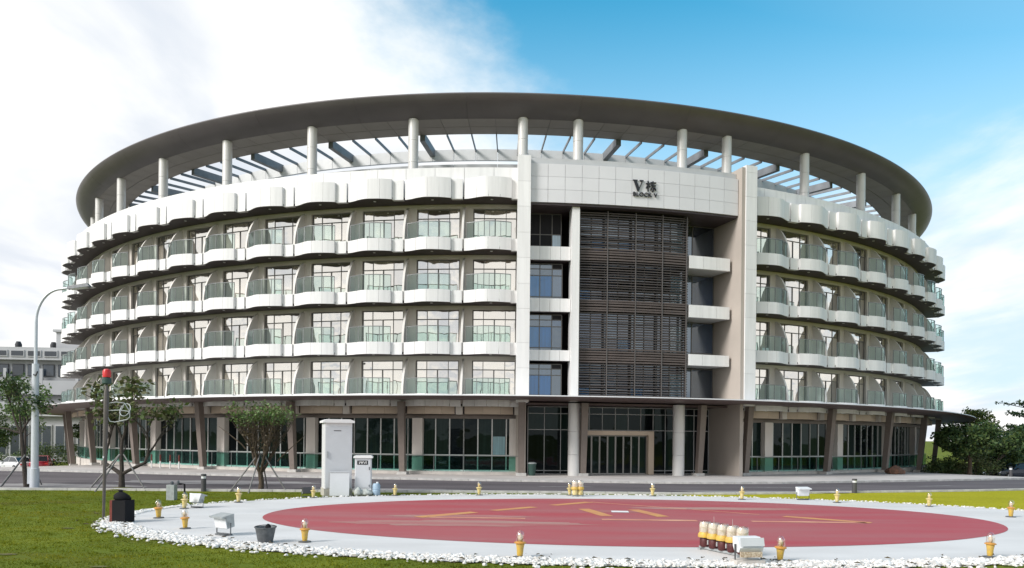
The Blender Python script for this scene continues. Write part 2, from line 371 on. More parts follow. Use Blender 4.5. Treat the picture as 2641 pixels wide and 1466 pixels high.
# ------------------------------------------------------------------ mesh helpers
class MB:
    def __init__(s):
        s.v = []; s.f = []; s.mi = []
    def add(s, verts, faces, mi=0):
        o = len(s.v); s.v.extend([tuple(p) for p in verts])
        s.f.extend([tuple(i + o for i in f) for f in faces]); s.mi.extend([mi] * len(faces))
        return s
    def box(s, c, d, rz=0.0, mi=0, mtx=None):
        x, y, z = d[0] / 2, d[1] / 2, d[2] / 2
        vs = [(-x, -y, -z), (x, -y, -z), (x, y, -z), (-x, y, -z), (-x, -y, z), (x, -y, z), (x, y, z), (-x, y, z)]
        q = Matrix.Rotation(rz, 3, 'Z') if mtx is None else mtx
        vs = [tuple(q @ Vector(p) + Vector(c)) for p in vs]
        return s.add(vs, [(0, 3, 2, 1), (4, 5, 6, 7), (0, 1, 5, 4), (1, 2, 6, 5), (2, 3, 7, 6), (3, 0, 4, 7)], mi)
    def tube(s, pts, rad, n=8, cap=True, mi=0):
        pts = [Vector(p) for p in pts]
        if isinstance(rad, (int, float)): rad = [rad] * len(pts)
        vs = []; fs = []
        up = Vector((0, 0, 1))
        prev = None
        for i, p in enumerate(pts):
            t = (pts[min(i + 1, len(pts) - 1)] - pts[max(i - 1, 0)]).normalized()
            if prev is None:
                a = up if abs(t.z) < .95 else Vector((1, 0, 0))
                prev = t.cross(a).normalized()
            u = (prev - t * prev.dot(t)).normalized(); w = t.cross(u); prev = u
            for k in range(n):
                an = 2 * math.pi * k / n
                vs.append(p + (u * math.cos(an) + w * math.sin(an)) * rad[i])
        for i in range(len(pts) - 1):
            for k in range(n):
                a = i * n + k; b = i * n + (k + 1) % n
                fs.append((a, b, b + n, a + n))
        if cap:
            fs.append(tuple(range(n - 1, -1, -1))); fs.append(tuple(range((len(pts) - 1) * n, len(pts) * n)))
        return s.add(vs, fs, mi)
    def lathe(s, prof, n=16, c=(0, 0, 0), mi=0, mtx=None):
        vs = []; fs = []
        for r, z in prof:
            for k in range(n):
                an = 2 * math.pi * k / n
                p = Vector((r * math.cos(an), r * math.sin(an), z))
                if mtx is not None: p = mtx @ p
                vs.append(p + Vector(c))
        for i in range(len(prof) - 1):
            for k in range(n):
                a = i * n + k; b = i * n + (k + 1) % n
                fs.append((a, b, b + n, a + n))
        fs.append(tuple(range(n - 1, -1, -1))); fs.append(tuple(range((len(prof) - 1) * n, len(prof) * n)))
        return s.add(vs, fs, mi)
    def prism(s, poly, y0, y1, mi=0, mtx=None, c=(0, 0, 0)):
        """poly in local (x,z), extruded along y"""
        n = len(poly)
        vs = [Vector((x, y0, z)) for x, z in poly] + [Vector((x, y1, z)) for x, z in poly]
        if mtx is not None: vs = [mtx @ v for v in vs]
        vs = [v + Vector(c) for v in vs]
        fs = [tuple(range(n)), tuple(range(2 * n - 1, n - 1, -1))]
        for i in range(n):
            j = (i + 1) % n
            fs.append((j, i, i + n, j + n))
        return s.add(vs, fs, mi)
    def mesh(s, name, mats, smooth=True, ang=35):
        m = bpy.data.meshes.new(name)
        m.from_pydata(s.v, [], s.f)
        for k in (mats if isinstance(mats, (list, tuple)) else [mats]): m.materials.append(MAT[k])
        if any(s.mi): m.polygons.foreach_set('material_index', s.mi)
        if smooth:
            m.shade_smooth(); m.set_sharp_from_angle(angle=R(ang))
        m.update()
        return m

def obj(name, mesh, parent=None, loc=(0, 0, 0), rz=0.0):
    o = bpy.data.objects.new(name, mesh)
    COL.objects.link(o)
    if parent is not None: o.parent = parent
    o.location = loc; o.rotation_euler = (0, 0, rz)
    return o
def thing(name, label, cat, loc=(0, 0, 0), rz=0.0, group=None):
    o = obj(name, None, None, loc, rz); o.empty_display_size = .2
    return tag(o, label, cat, group)
def tag(o, label, cat, group=None):
    o['label'] = label; o['category'] = cat
    if group: o['group'] = group
    return o
def struct(o, label=None):
    o['kind'] = 'structure'
    if label: o['label'] = label
    return o
def sm(t, a, b):
    t = min(1.0, max(0.0, (t - a) / (b - a))); return t * t * (3 - 2 * t)
def gz(x, y):
    """the ground: level round the pad, falling gently beside the building"""
    return -1.5 * sm(y, 44, 84) * sm(abs(x), 26, 50)

CX, CY = -0.95, 95.0
def P(a, r, z=0.0):
    """building-local point; a in degrees from the direction facing the camera, + to the right"""
    t = R(a); return (r * math.sin(t), -r * math.cos(t), z)
def Wp(a, r, z=0.0):
    p = P(a, r, z); return (p[0] + CX, p[1] + CY, z)
def arcbox(mb, a0, a1, r0, r1, z0, z1, n=None, mi=0):
    """a curved block between two angles, two radii, two heights"""
    if n is None: n = max(1, int(abs(a1 - a0) / 1.2 + .5))
    vs = []; fs = []
    for i in range(n + 1):
        a = a0 + (a1 - a0) * i / n
        vs += [P(a, r0, z0), P(a, r1, z0), P(a, r1, z1), P(a, r0, z1)]
    for i in range(n):
        o = i * 4
        for k in range(4):
            fs.append((o + k, o + 4 + k, o + 4 + (k + 1) % 4, o + (k + 1) % 4))
    fs.append((0, 1, 2, 3)); o = n * 4; fs.append((o + 3, o + 2, o + 1, o))
    return mb.add(vs, fs, mi)
def pathbox(mb, pts, t, z0, z1, mi=0):
    """a wall following (angle, radius) points, t thick towards the centre"""
    vs = []; fs = []
    for a, r in pts:
        vs += [P(a, r - t, z0), P(a, r, z0), P(a, r, z1), P(a, r - t, z1)]
    for i in range(len(pts) - 1):
        o = i * 4
        for k in range(4):
            fs.append((o + k, o + 4 + k, o + 4 + (k + 1) % 4, o + (k + 1) % 4))
    fs.append((0, 1, 2, 3)); o = (len(pts) - 1) * 4; fs.append((o + 3, o + 2, o + 1, o))
    return mb.add(vs, fs, mi)
def ring(mb, prof, a0, a1, n, mi=0, closed=True, caps=True):
    """profile of (r,z) points swept from a0 to a1"""
    m = len(prof); vs = []; fs = []
    for i in range(n + 1):
        a = a0 + (a1 - a0) * i / n
        vs += [P(a, r, z) for r, z in prof]
    for i in range(n):
        for k in range(m if closed else m - 1):
            k2 = (k + 1) % m
            fs.append((i * m + k, i * m + k2, (i + 1) * m + k2, (i + 1) * m + k))
    if caps and closed:
        fs.append(tuple(range(m - 1, -1, -1))); fs.append(tuple(range(n * m, n * m + m)))
    return mb.add(vs, fs, mi)

# ------------------------------------------------------------------ ground, road, pavement, pad
def grid_sheet(name, xs, ys, zf, m):
    xs = np.array(xs); ys = np.array(ys)
    vs = [(float(x), float(y), zf(float(x), float(y))) for y in ys for x in xs]
    nx = len(xs); fs = [(j * nx + i, j * nx + i + 1, (j + 1) * nx + i + 1, (j + 1) * nx + i) for j in range(len(ys) - 1) for i in range(nx - 1)]
    mb = MB(); mb.add(vs, fs)
    return obj(name, mb.mesh(name, m, True, 60))
far = [-2500, -1200, -600, -300, -180, -120]
xs = far + list(range(-100, 101, 4)) + [-v for v in reversed(far)]
ys = [-2500, -1000, -400, -150, -60, -20] + list(range(0, 141, 4)) + [160, 200, 300, 500, 900, 2500]
struct(grid_sheet('ground', xs, ys, gz, 'lawn'))

ROAD_N = [(-120, 27.0), (-70, 30.0), (-45, 32.5), (-23, 34.4), (-10.5, 34.9), (0.2, 35.5), (9.3, 35.6), (16.5, 37.6), (26, 40.5), (40, 47), (60, 58), (90, 78), (120, 100)]
ROAD_F = [(-120, 47.0), (-70, 50.5), (-45, 51.8), (-33.5, 50.6), (-24.6, 48.4), (-13.8, 45.8), (0.3, 43.6), (11.3, 43.2), (20.5, 46.0), (34, 52), (48, 62), (66, 78), (90, 104)]
def resample(pl, n):
    pl = [Vector((*p, 0)) for p in pl]; L = [0]
    for a, b in zip(pl, pl[1:]): L.append(L[-1] + (b - a).length)
    out = []
    for i in range(n):
        t = L[-1] * i / (n - 1); k = 0
        while k < len(L) - 2 and L[k + 1] < t: k += 1
        f = (t - L[k]) / (L[k + 1] - L[k])
        p0, p1, p2, p3 = pl[max(k - 1, 0)], pl[k], pl[k + 1], pl[min(k + 2, len(pl) - 1)]
        q = 0.5 * ((2 * p1) + (p2 - p0) * f + (2 * p0 - 5 * p1 + 4 * p2 - p3) * f * f + (3 * p1 - p0 - 3 * p2 + p3) * f ** 3)
        out.append((q.x, q.y))
    return out
NR = 90
rn = resample(ROAD_N, NR); rf = resample(ROAD_F, NR)
mb = MB(); vs = []; fs = []
for i in range(NR):
    for k in range(5):
        t = k / 4; x = rn[i][0] * (1 - t) + rf[i][0] * t; y = rn[i][1] * (1 - t) + rf[i][1] * t
        vs.append((x, y, gz(x, y) + .030))
for i in range(NR - 1):
    for k in range(4): fs.append((i * 5 + k, (i + 1) * 5 + k, (i + 1) * 5 + k + 1, i * 5 + k + 1))
mb.add(vs, fs)
road = struct(obj('road', mb.mesh('road', 'asphalt', True, 60)))
# worn lane dashes
mb = MB()
for i in range(8, NR - 8, 4):
    q = []
    for j, t in ((i, .46), (i + 1, .46), (i + 1, .485), (i, .485)):
        x = rn[j][0] * (1 - t) + rf[j][0] * t; y = rn[j][1] * (1 - t) + rf[j][1] * t
        q.append((x, y, gz(x, y) + .036))
    mb.add(q, [(0, 1, 2, 3)])
obj('lane_marking', mb.mesh('lane_marking', 'road_paint', False), road)
mat('road_patch', (0.30, 0.285, 0.28), 0.9, 0, col2=(0.18, 0.165, 0.17), nscale=.8, stretch=(.4, 1.8, 1))
ROADPATCH = [(-15.5, 40.6, 5.2, 1.5), (-23.5, 37.0, 6.0, 1.2), (-6.0, 36.6, 3.5, .5), (12.0, 37.2, 4.0, .6)]
# kerb stones, one by one along both edges
def kerb_line(pl, side, w, h, name, i0, i1, step=1.0):
    root = struct(obj(name, None))
    d = 0.0; acc = []
    pts = [Vector((x, y, 0)) for x, y in pl[i0:i1]]
    L = [0.0]
    for a, b in zip(pts, pts[1:]): L.append(L[-1] + (b - a).length)
    me = MB().box((0, 0, 0), (step - .015, w, h)).mesh('kerb_stone', 'kerb', False)
    s = step / 2; k = 0; n = 0
    while s < L[-1] and n < 120:
        while k < len(L) - 2 and L[k + 1] < s: k += 1
        f = (s - L[k]) / (L[k + 1] - L[k]); p = pts[k].lerp(pts[k + 1], f); t = (pts[k + 1] - pts[k]).normalized()
        nrm = Vector((-t.y, t.x, 0)) * side
        q = p + nrm * (w / 2)
        o = obj('kerb_stone', me, root, (q.x, q.y, gz(q.x, q.y) + h / 2 - .03), math.atan2(t.y, t.x))
        s += step; n += 1
    return root
i0 = next(i for i, p in enumerate(rn) if p[0] > -27); i1 = next(i for i, p in enumerate(rn) if p[0] > 34)
kerb_line(rn, -1, .22, .13, 'near_kerb', i0, i1)
i0 = next(i for i, p in enumerate(rf) if p[0] > -34); i1 = next(i for i, p in enumerate(rf) if p[0] > 42)
kerb_line(rf, 1, .25, .17, 'far_kerb', i0, i1)

# forecourt pavement between road and building
mb = MB(); vs = []; fs = []; NA = 80
for i in range(NR):
    x0, y0 = rf[i]
    v = Vector((x0 - CX, y0 - CY)); L = v.length; t = 43.0 / L if L > 43 else 1
    for k in range(6):
        q = k / 5; x = x0 * (1 - q) + (CX + v.x * t) * q; y = y0 * (1 - q) + (CY + v.y * t) * q
        vs.append((x, y, gz(x, y) + .11))
for i in range(NR - 1):
    for k in range(5): fs.append((i * 6 + k, (i + 1) * 6 + k, (i + 1) * 6 + k + 1, i * 6 + k + 1))
mb.add(vs, fs)
struct(obj('pavement', mb.mesh('pavement', 'concrete', True, 60)))

# lighter lawn to the right, beyond the pad
def blob(name, pts, z, m, n=4):
    mb = MB(); c = Vector((sum(p[0] for p in pts) / len(pts), sum(p[1] for p in pts) / len(pts), 0))
    vs = [(c.x, c.y, gz(c.x, c.y) + z)]; fs = []; N = len(pts)
    for k in range(1, n + 1):
        for p in pts:
            x = c.x + (p[0] - c.x) * k / n; y = c.y + (p[1] - c.y) * k / n
            vs.append((x, y, gz(x, y) + z))
    for i in range(N): fs.append((0, 1 + i, 1 + (i + 1) % N))
    for k in range(1, n):
        for i in range(N):
            a = 1 + (k - 1) * N; j = (i + 1) % N
            fs.append((a + i, a + N + i, a + N + j, a + j))
    mb.add(vs, fs)
    return obj(name, mb.mesh(name, m, True, 60))
tail = [(x, y - .25) for x, y in rn if 5 < x < 75]
struct(blob('lawn', tail + [(75, 30), (40, 20), (19, 20), (14, 27), (8, 33.5)], .012, 'lawn_light', 6))

def ell(cx, cy, ax, ay, n=96, wob=0.0, seed=1, p=2.0):
    rnd = random.Random(seed); ph = [rnd.uniform(0, 6.28) for _ in range(5)]
    out = []
    for i in range(n):
        t = 2 * math.pi * i / n
        w = 1 + wob * sum(math.sin((k + 3) * 2.3 * t + ph[k]) for k in range(5)) / 5 if wob else 1
        w = 1 + wob * sum(math.sin((3 * k + 4) * t + ph[k]) for k in range(5)) / 5
        out.append((cx + ax * math.cos(t) * w, cy + ay * math.sin(t) * w))
    return out
for i, (a, b, c, d) in enumerate(ROADPATCH):
    o = blob('worn_patch', ell(a, b, c, d, 40, .3, i + 60), .034 + .0006 * i, 'road_patch', 2); o.parent = road
PAD = (3.7, 25.0, 11.5, 6.9)
SLAB = (3.9, 25.1, 15.8, 9.1)
slab = struct(blob('helipad_apron', ell(*SLAB, 160, .006), .040, 'slab_white', 3))
pad = struct(blob('helipad', ell(*PAD, 160, .002), .046, 'pad_red', 3))
def strip(name, a, b, w0, w1, m, z):
    a = Vector((*a, 0)); b = Vector((*b, 0)); t = (b - a).normalized(); n = Vector((-t.y, t.x, 0))
    vs = [a - n * w0 / 2, b - n * w1 / 2, b + n * w1 / 2, a + n * w0 / 2]
    mb = MB().add([(v.x, v.y, z) for v in vs], [(0, 1, 2, 3)])
    return obj(name, mb.mesh(name, m, False), pad)
AP, BL, BR = Vector((3.1, 30.3)), Vector((-2.9, 24.1)), Vector((11.0, 23.7))
def seg(A, B, t0, t1, w, m, z=.052): strip('painted_stripe', tuple(A.lerp(B, t0)), tuple(A.lerp(B, t1)), w, w, m, z)
seg(AP, BL, .01, .26, .42, 'pad_ochre'); seg(AP, BL, .38, .62, .40, 'pad_ochre'); seg(AP, BL, .72, 1.0, .46, 'pad_ochre')
seg(AP, BR, 0.0, .40, .16, 'pad_pale'); seg(AP, BR, .42, .66, .13, 'pad_pale'); seg(AP, BR, .74, 1.0, .42, 'pad_ochre')
seg(BL, BR, .02, .24, .24, 'pad_pale'); seg(BL, BR, .41, .62, .34, 'pad_pale'); seg(BL, BR, .74, .99, .30, 'pad_pale')
strip('painted_stripe', (2.55, 27.4), (3.1, 24.95), .42, .42, 'pad_ochre', .052)
strip('painted_stripe', (4.3, 27.3), (4.9, 24.95), .42, .42, 'pad_ochre', .052)
strip('painted_stripe', (3.05, 26.55), (4.35, 26.5), .45, .45, 'pad_worn', .051)
strip('painted_patch', (3.42, 26.5), (4.0, 26.45), .55, .55, 'white_paint', .056)
for i, (a, b, c, d) in enumerate([(-1.4, 22.6, 3.6, .75), (-1.6, 24.5, 2.2, .45), (7.4, 28.0, 3.2, .5)]):
    o = blob('worn_patch', ell(a, b, c, d, 40, .25, i + 3), .049, 'pad_worn', 2); o.parent = pad

# ------------------------------------------------------------------ the round building
bld = thing('block_building', 'round white six storey block with scalloped balconies and a dark ring roof', 'building', (CX, CY, 0))
BAY = 4.65
S0 = 1.9                      # structural axis at the left entrance pilaster
RW = 45.2                     # outer wall
LEV = [4.45, 7.7, 10.95, 14.2]
TOPZ = 17.45
LEFT = [S0 - BAY * (k + .5) for k in range(14)]
RIGHT = [20.55 + BAY * (k + .5) for k in range(9)]
def ua(u, mir): return (u - .5) * BAY * (-1 if mir else 1)
def rs(s):
    return 46.50 + .54 * sm(s, -.02, .48) - .30 * max(0, (s - .5) / .5) ** 2
def path(u0, u1, n=6):
    return [(u0 + (u1 - u0) * i / n, rs((u0 + (u1 - u0) * i / n - .014) / .786)) for i in range(n + 1)]

BM = {}
for mir in (0, 1):
    d = BM[mir] = {}
    A = lambda pts: [(ua(u, mir), r) for u, r in pts]
    # slab with dark soffit
    pts = [(0, 46.35), (.013, 46.35)] + path(.014, .80, 16) + [(.801, 46.54), (.988, 46.52), (.989, 46.35), (1.0, 46.35)]
    mb = MB(); pathbox(mb, [(a, r - .04) for a, r in A(pts)], 0, 0, .0)
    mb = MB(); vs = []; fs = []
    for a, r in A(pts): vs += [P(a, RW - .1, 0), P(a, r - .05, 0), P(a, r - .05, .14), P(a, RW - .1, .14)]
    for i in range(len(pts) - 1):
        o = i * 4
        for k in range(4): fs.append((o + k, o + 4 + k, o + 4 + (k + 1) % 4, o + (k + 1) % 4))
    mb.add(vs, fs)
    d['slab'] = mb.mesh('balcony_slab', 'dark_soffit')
    # parapet panels
    cuts = [.014, .22, .42, .61, .80]
    def panels(z0, z1):
        out = []
        for i in range(4):
            mb = MB(); pathbox(mb, A(path(cuts[i] + .0022, cuts[i + 1] - .0022, 5)), .06, z0, z1)
            out.append(mb.mesh('parapet_panel', 'white_panel'))
        mb = MB(); pathbox(mb, A([(.803, 46.54), (.89, 46.54), (.986, 46.52)]), .30, z0, z1)
        pathbox(mb, A([(.7965, 46.72), (.8005, 46.72)]), .40, z0 + .01, z1 - .01)
        out.append(mb.mesh('parapet_panel', 'white_panel'))
        return out
    d['low'] = panels(-.03, .74)
    d['top'] = panels(-.03, 1.22)
    # glass guard
    gc = [.06, .255, .445, .625, .797]
    d['pane'] = []
    for i in range(4):
        mb = MB(); pathbox(mb, [(a, r - .07) for a, r in A(path(gc[i] + .004, gc[i + 1] - .004, 4))], .016, .75, 1.70)
        d['pane'].append(mb.mesh('glass_pane', 'rail_glass'))
    mb = MB()
    pathbox(mb, [(a, r - .055) for a, r in A(path(.055, .80, 14))], .045, 1.70, 1.745)
    for u in gc:
        r = rs((u - .014) / .786); arcbox(mb, ua(u, mir) - .022, ua(u, mir) + .022, r - .095, r - .055, .70, 1.70, 1)
    d['rail'] = mb.mesh('handrail', 'rail_metal')
    # fin between balconies, on the bay's boundary
    prof = [(RW - .05, .14)]
    for i in range(13):
        t = i / 12; z = .14 + 2.92 * t
        if t < .22: e = 1.20
        else:
            q = (t - .22) / .78; e = 1.20 * (1 - q ** 1.75) ** .66 if q < 1 else 0
        prof.append((RW + max(e, .03), z))
    prof.append((RW - .05, 3.06))
    a0 = ua(.985, mir); mb = MB(); n = len(prof)
    vs = [P(a0 - .085, r, z) for r, z in prof] + [P(a0 + .085, r, z) for r, z in prof]
    fs = [tuple(range(n)), tuple(range(2 * n - 1, n - 1, -1))] + [((i + 1) % n, i, i + n, (i + 1) % n + n) for i in range(n)]
    mb.add(vs, fs); d['fin'] = mb.mesh('fin', 'fin_paint')
    # downlight
    a1 = ua(.47, mir); mb = MB(); p = P(a1, 46.3, 0); mb.lathe([(.085, -.025), (.085, .02)], 10, p); d['lamp'] = mb.mesh('downlight', 'white_panel')
    # window
    WU0, WU1, WZ0, WZ1, TR = .135, .905, .14, 2.98, 2.36
    wa = lambda f: ua(WU0 + (WU1 - WU0) * f, mir)
    rF = RW - .16
    mb = MB(); aw = .055
    def vbar(f, z0, z1, w=.065, dep=.07):
        a = wa(f); h = math.degrees(w / RW) / 2; arcbox(mb, a - h, a + h, rF - dep, rF + .01, z0, z1, 1)
    for f in (0.012, .988): vbar(f, WZ0, WZ1, .07, .1)
    for f in (.25, .75): vbar(f, WZ0, WZ1, .04)
    vbar(.5, WZ0, TR, .075)
    for z, h in ((WZ0, .06), (TR, .06), (WZ1 - .06, .06)):
        a, b = wa(.012), wa(.988); arcbox(mb, min(a, b), max(a, b), rF - .065, rF + .006, z, z + h, 3)
    d['frame'] = mb.mesh('window_frame', 'window_frame', False)
    d['wpane'] = []
    for f0, f1, z0, z1 in [(0.012, .25, WZ0 + .06, TR), (.25, .5, WZ0 + .06, TR), (.5, .75, WZ0 + .06, TR), (.75, .988, WZ0 + .06, TR), (0.012, .25, TR + .06, WZ1 - .06), (.25, .75, TR + .06, WZ1 - .06), (.75, .988, TR + .06, WZ1 - .06)]:
        mb = MB(); a, b = wa(f0), wa(f1); arcbox(mb, min(a, b), max(a, b), rF - .05, rF - .025, z0, z1, 1)
        d['wpane'].append(mb.mesh('pane', 'room_glass', False))

rnd = random.Random(4)
wall = MB()
for mir, bays in ((0, LEFT), (1, RIGHT)):
    d = BM[mir]
    for a in bays:
        ra = R(a)
        for li, z in enumerate(LEV):
            b = obj('balcony', d['slab'], bld, (0, 0, z), ra)
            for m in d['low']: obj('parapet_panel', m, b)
            for m in d['pane']: obj('glass_pane', m, b)
            obj('handrail', d['rail'], b)
            obj('downlight', d['lamp'], b)
            obj('fin', d['fin'], bld, (0, 0, z), ra)
            w = obj('window', d['frame'], bld, (0, 0, z), ra)
            for m in d['wpane']: obj('pane', m, w)
            u = lambda t: a + ua(t, mir)
            for u0, u1 in ((0, .135), (.905, 1.0)):
                p, q = sorted((u(u0), u(u1))); arcbox(wall, p, q, RW - .3, RW, z, z + 3.25, 1)
            p, q = sorted((u(.135), u(.905))); arcbox(wall, p, q, RW - .3, RW - .003, z + 2.98, z + 3.25, 3)
            arcbox(wall, p, q, RW - .3, RW - .16, z, z + .13, 3)
        b = obj('balcony', d['slab'], bld, (0, 0, TOPZ), ra)
        for m in d['top']: obj('parapet_panel', m, b)
        obj('downlight', d['lamp'], b)
# a few plastic chairs left out on balconies
def chair(label, a, lev, r=46.15, rz=0):
    t = thing('balcony_chair', label, 'chair', Wp(a, r, LEV[lev] + .14), R(a + rz), 'white chairs on the balconies')
    obj('seat', MB().box((0, 0, .43), (.46, .44, .05)).mesh('seat', 'white_paint', False), t)
    obj('backrest', MB().box((0, .21, .68), (.46, .04, .48)).mesh('backrest', 'white_paint', False), t)
    for sx_ in (-.2, .2):
        for sy_ in (-.18, .18): obj('leg', MB().tube([(sx_ * 1.15, sy_ * 1.15, 0), (sx_, sy_, .42)], .022, 6).mesh('leg', 'white_paint'), t)
chair('white chair on the top balcony beside the entrance pilaster', LEFT[0] - .7, 3, rz=30)
chair('white chair on the top balcony second from the entrance pilaster', LEFT[1] - .9, 3, rz=-25)
chair('white chair on the third balcony up, fourth from the entrance pilaster', LEFT[3] + .4, 2, rz=10)
chair('white chair on the second balcony up, first beyond the entrance tower', RIGHT[0] + .3, 1, rz=-20)
# plain wall on round the back
arcbox(wall, 20.55 + 9 * BAY, 360 + S0 - 14 * BAY, RW - .3, RW, -1.7, 17.45, 80)
obj('wall', wall.mesh('wall', 'cream_wall', True, 20), bld)

# parapet drum above the balconies: panels one by one
pan = MB(); arcbox(pan, -1.162 + .012, 1.162 - .012, 46.0, 46.12, 17.6, 19.52, 2); pan = pan.mesh('roof_panel', 'white_panel')
for k in range(-28, 28):
    a = S0 + BAY / 4 + k * BAY / 2
    if -64 < a < S0 or 20.6 < a < 63: obj('roof_panel', pan, bld, (0, 0, 0), R(a))
mb = MB(); ring(mb, [(45.75, 17.5), (45.98, 17.5), (45.98, 19.44), (45.75, 19.44)], -180, 180, 200, caps=False)
obj('roof_parapet', mb.mesh('roof_parapet', 'grey_panel'), bld)
mb = MB(); ring(mb, [(0.01, 18.7), (45.8, 18.7), (45.8, 18.9), (0.01, 18.9)], -180, 180, 120, caps=False)
obj('roof_deck', mb.mesh('roof_deck', 'roof_deck', False), bld)
# penthouse drum under the ring
pan = MB(); arcbox(pan, -2.3, 2.3, 39.0, 39.2, 18.9, 22.15, 3); pan = pan.mesh('drum_panel', 'grey_panel')
for k in range(-15, 16): obj('drum_panel', pan, bld, (0, 0, 0), R(S0 + BAY * k))

# ring roof on columns
COLS = [S0 - 9.3 * k for k in range(0, 8)] + [6.6, 16.0] + [20.5 + 9.3 * k for k in range(0, 6)]
cmesh = MB()
for z0, z1 in ((18.9, 20.45), (20.465, 21.9), (21.915, 23.3)): cmesh.lathe([(.33, z0), (.33, z1)], 24, P(0, 44.4, 0))
cmesh = cmesh.mesh('roof_column', 'column_metal')
for a in COLS: obj('roof_column', cmesh, bld, (0, 0, 0), R(a))
prof = [(45.9, 24.36), (45.93, 24.28), (45.88, 24.16), (45.72, 23.95), (45.48, 23.72), (45.15, 23.50), (44.8, 23.34), (44.5, 23.25), (44.5, 23.45), (45.4, 24.2)]
seg_m = MB(); ring(seg_m, prof, -4.645, 4.645, 12); seg_m = seg_m.mesh('roof_fascia', 'roof_metal', True, 30)
NSEG = 39; SA = 360 / NSEG
seg_m = MB(); ring(seg_m, prof, -SA / 2 + .006, SA / 2 - .006, 12); seg_m = seg_m.mesh('roof_fascia', 'roof_metal', True, 30)
for k in range(NSEG): obj('roof_fascia', seg_m, bld, (0, 0, 0), R(S0 + SA * k))
for r0, r1 in ((43.2, 44.5), (41.9, 43.17)):
    m = MB(); arcbox(m, -BAY / 4 + .016, BAY / 4 - .016, r0 + .006, r1 - .006, 23.25, 23.29, 2); m = m.mesh('soffit_panel', 'soffit_panel')
    for k in range(-31, 32): obj('soffit_panel', m, bld, (0, 0, 0), R(S0 + BAY / 4 + BAY / 2 * k))
mb = MB(); ring(mb, [(41.88, 23.285), (44.55, 23.285), (45.4, 24.22), (41.88, 23.95)], -180, 180, 160, caps=False)
obj('roof_ring', mb.mesh('roof_ring', 'roof_metal', True, 30), bld)
thin = MB().box(P(0, 40.42, 23.22), (.07, 3.1, .20)).mesh('thin_beam', 'steel_beam', False)
thick = MB().box(P(0, 40.42, 23.10), (.36, 3.1, .54)).mesh('roof_beam', 'steel_beam', False)
for k in range(-28, 29):
    a = S0 + BAY / 2 * k
    obj('roof_beam', thick if k % 4 == 0 else thin, bld, (0, 0, 0), R(a))
pan = MB(); arcbox(pan, -1.14, 1.14, 38.8, 39.0, 22.5, 23.3, 2); pan = pan.mesh('ring_beam_panel', 'pale_panel')
for k in range(-28, 29): obj('ring_beam_panel', pan, bld, (0, 0, 0), R(S0 + BAY / 4 + BAY / 2 * k))

# --- entrance: pilaster, tower, sign band
for a0, a1, top, r1 in ((1.42, 2.38, 19.95, 47.32), (19.72, 20.75, 20.35, 47.45)):
    z = 4.7; hs = [2.1, 1.55, 2.1, 1.55, 1.6, 1.55, 1.6, 1.55, 1.6]
    i = 0
    while z < top - .3:
        h = min(hs[i % len(hs)], top - z)
        m = MB(); arcbox(m, a0, a1, 45.6, r1, z + .006, z + h - .006, 1); obj('pilaster_panel', m.mesh('pilaster_panel', 'white_panel', False), bld)
        z += h; i += 1
    m = MB(); arcbox(m, a0 + .04, a1 - .04, 45.0, r1 - .03, 4.75, top - .02, 1); obj('pilaster_core', m.mesh('pilaster_core', 'grey_panel', False), bld)
m = MB()
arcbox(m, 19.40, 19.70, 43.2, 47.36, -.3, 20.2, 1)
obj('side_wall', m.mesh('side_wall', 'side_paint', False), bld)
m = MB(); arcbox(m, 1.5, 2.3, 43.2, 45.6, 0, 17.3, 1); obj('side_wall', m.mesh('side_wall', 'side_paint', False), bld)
NCOL = 13; A0, A1 = 2.40, 19.36
for r in range(3):
    for c in range(NCOL):
        w = (A1 - A0) / NCOL
        m = MB(); arcbox(m, A0 + w * c + .011, A0 + w * (c + 1) - .011, 46.85, 47.0, 17.12 + .8 * r + .007, 17.12 + .8 * (r + 1) - .007, 2)
        obj('fascia_panel', m.mesh('fascia_panel', 'sign_panel', True, 20), bld)
m = MB(); arcbox(m, A0, A1, 46.3, 46.83, 17.14, 19.5, 14); obj('fascia_core', m.mesh('fascia_core', 'dark_grey', False), bld)
m = MB(); arcbox(m, A0, A1, 46.4, 46.75, 19.53, 19.93, 14); obj('coping', m.mesh('coping', 'grey_panel', False), bld)
m = MB(); arcbox(m, A0, A1, 43.2, 46.9, 16.98, 17.11, 14); obj('soffit', m.mesh('soffit', 'dark_soffit', False), bld)
# core wall behind the glazing
m = MB(); arcbox(m, 1.6, 19.6, 42.6, 43.1, 0, 17.2, 14); obj('core_wall', m.mesh('core_wall', 'interior_dark', False), bld)
def glazed(a0, a1, r, z0, z1, cols, rows, pick, frame='window_frame', bw=.055, name='window'):
    """a framed window; cols/rows are cut fractions; pick(i,j) names the pane's material"""
    f = MB()
    for c in cols:
        a = a0 + (a1 - a0) * c; h = math.degrees(bw / r) / 2; arcbox(f, a - h, a + h, r - .06, r + .03, z0, z1, 1)
    for q in rows:
        z = z0 + (z1 - z0) * q; arcbox(f, a0, a1, r - .055, r + .025, z - bw / 2, z + bw / 2, max(1, int((a1 - a0) / 2)))
    w = obj(name, f.mesh(name, frame, False), bld)
    for i in range(len(cols) - 1):
        for j in range(len(rows) - 1):
            m = MB(); arcbox(m, a0 + (a1 - a0) * cols[i], a0 + (a1 - a0) * cols[i + 1], r - .03, r - .008, z0 + (z1 - z0) * rows[j], z0 + (z1 - z0) * rows[j + 1], 1)
            obj('pane', m.mesh('pane', pick(i, j), False), w)
    return w
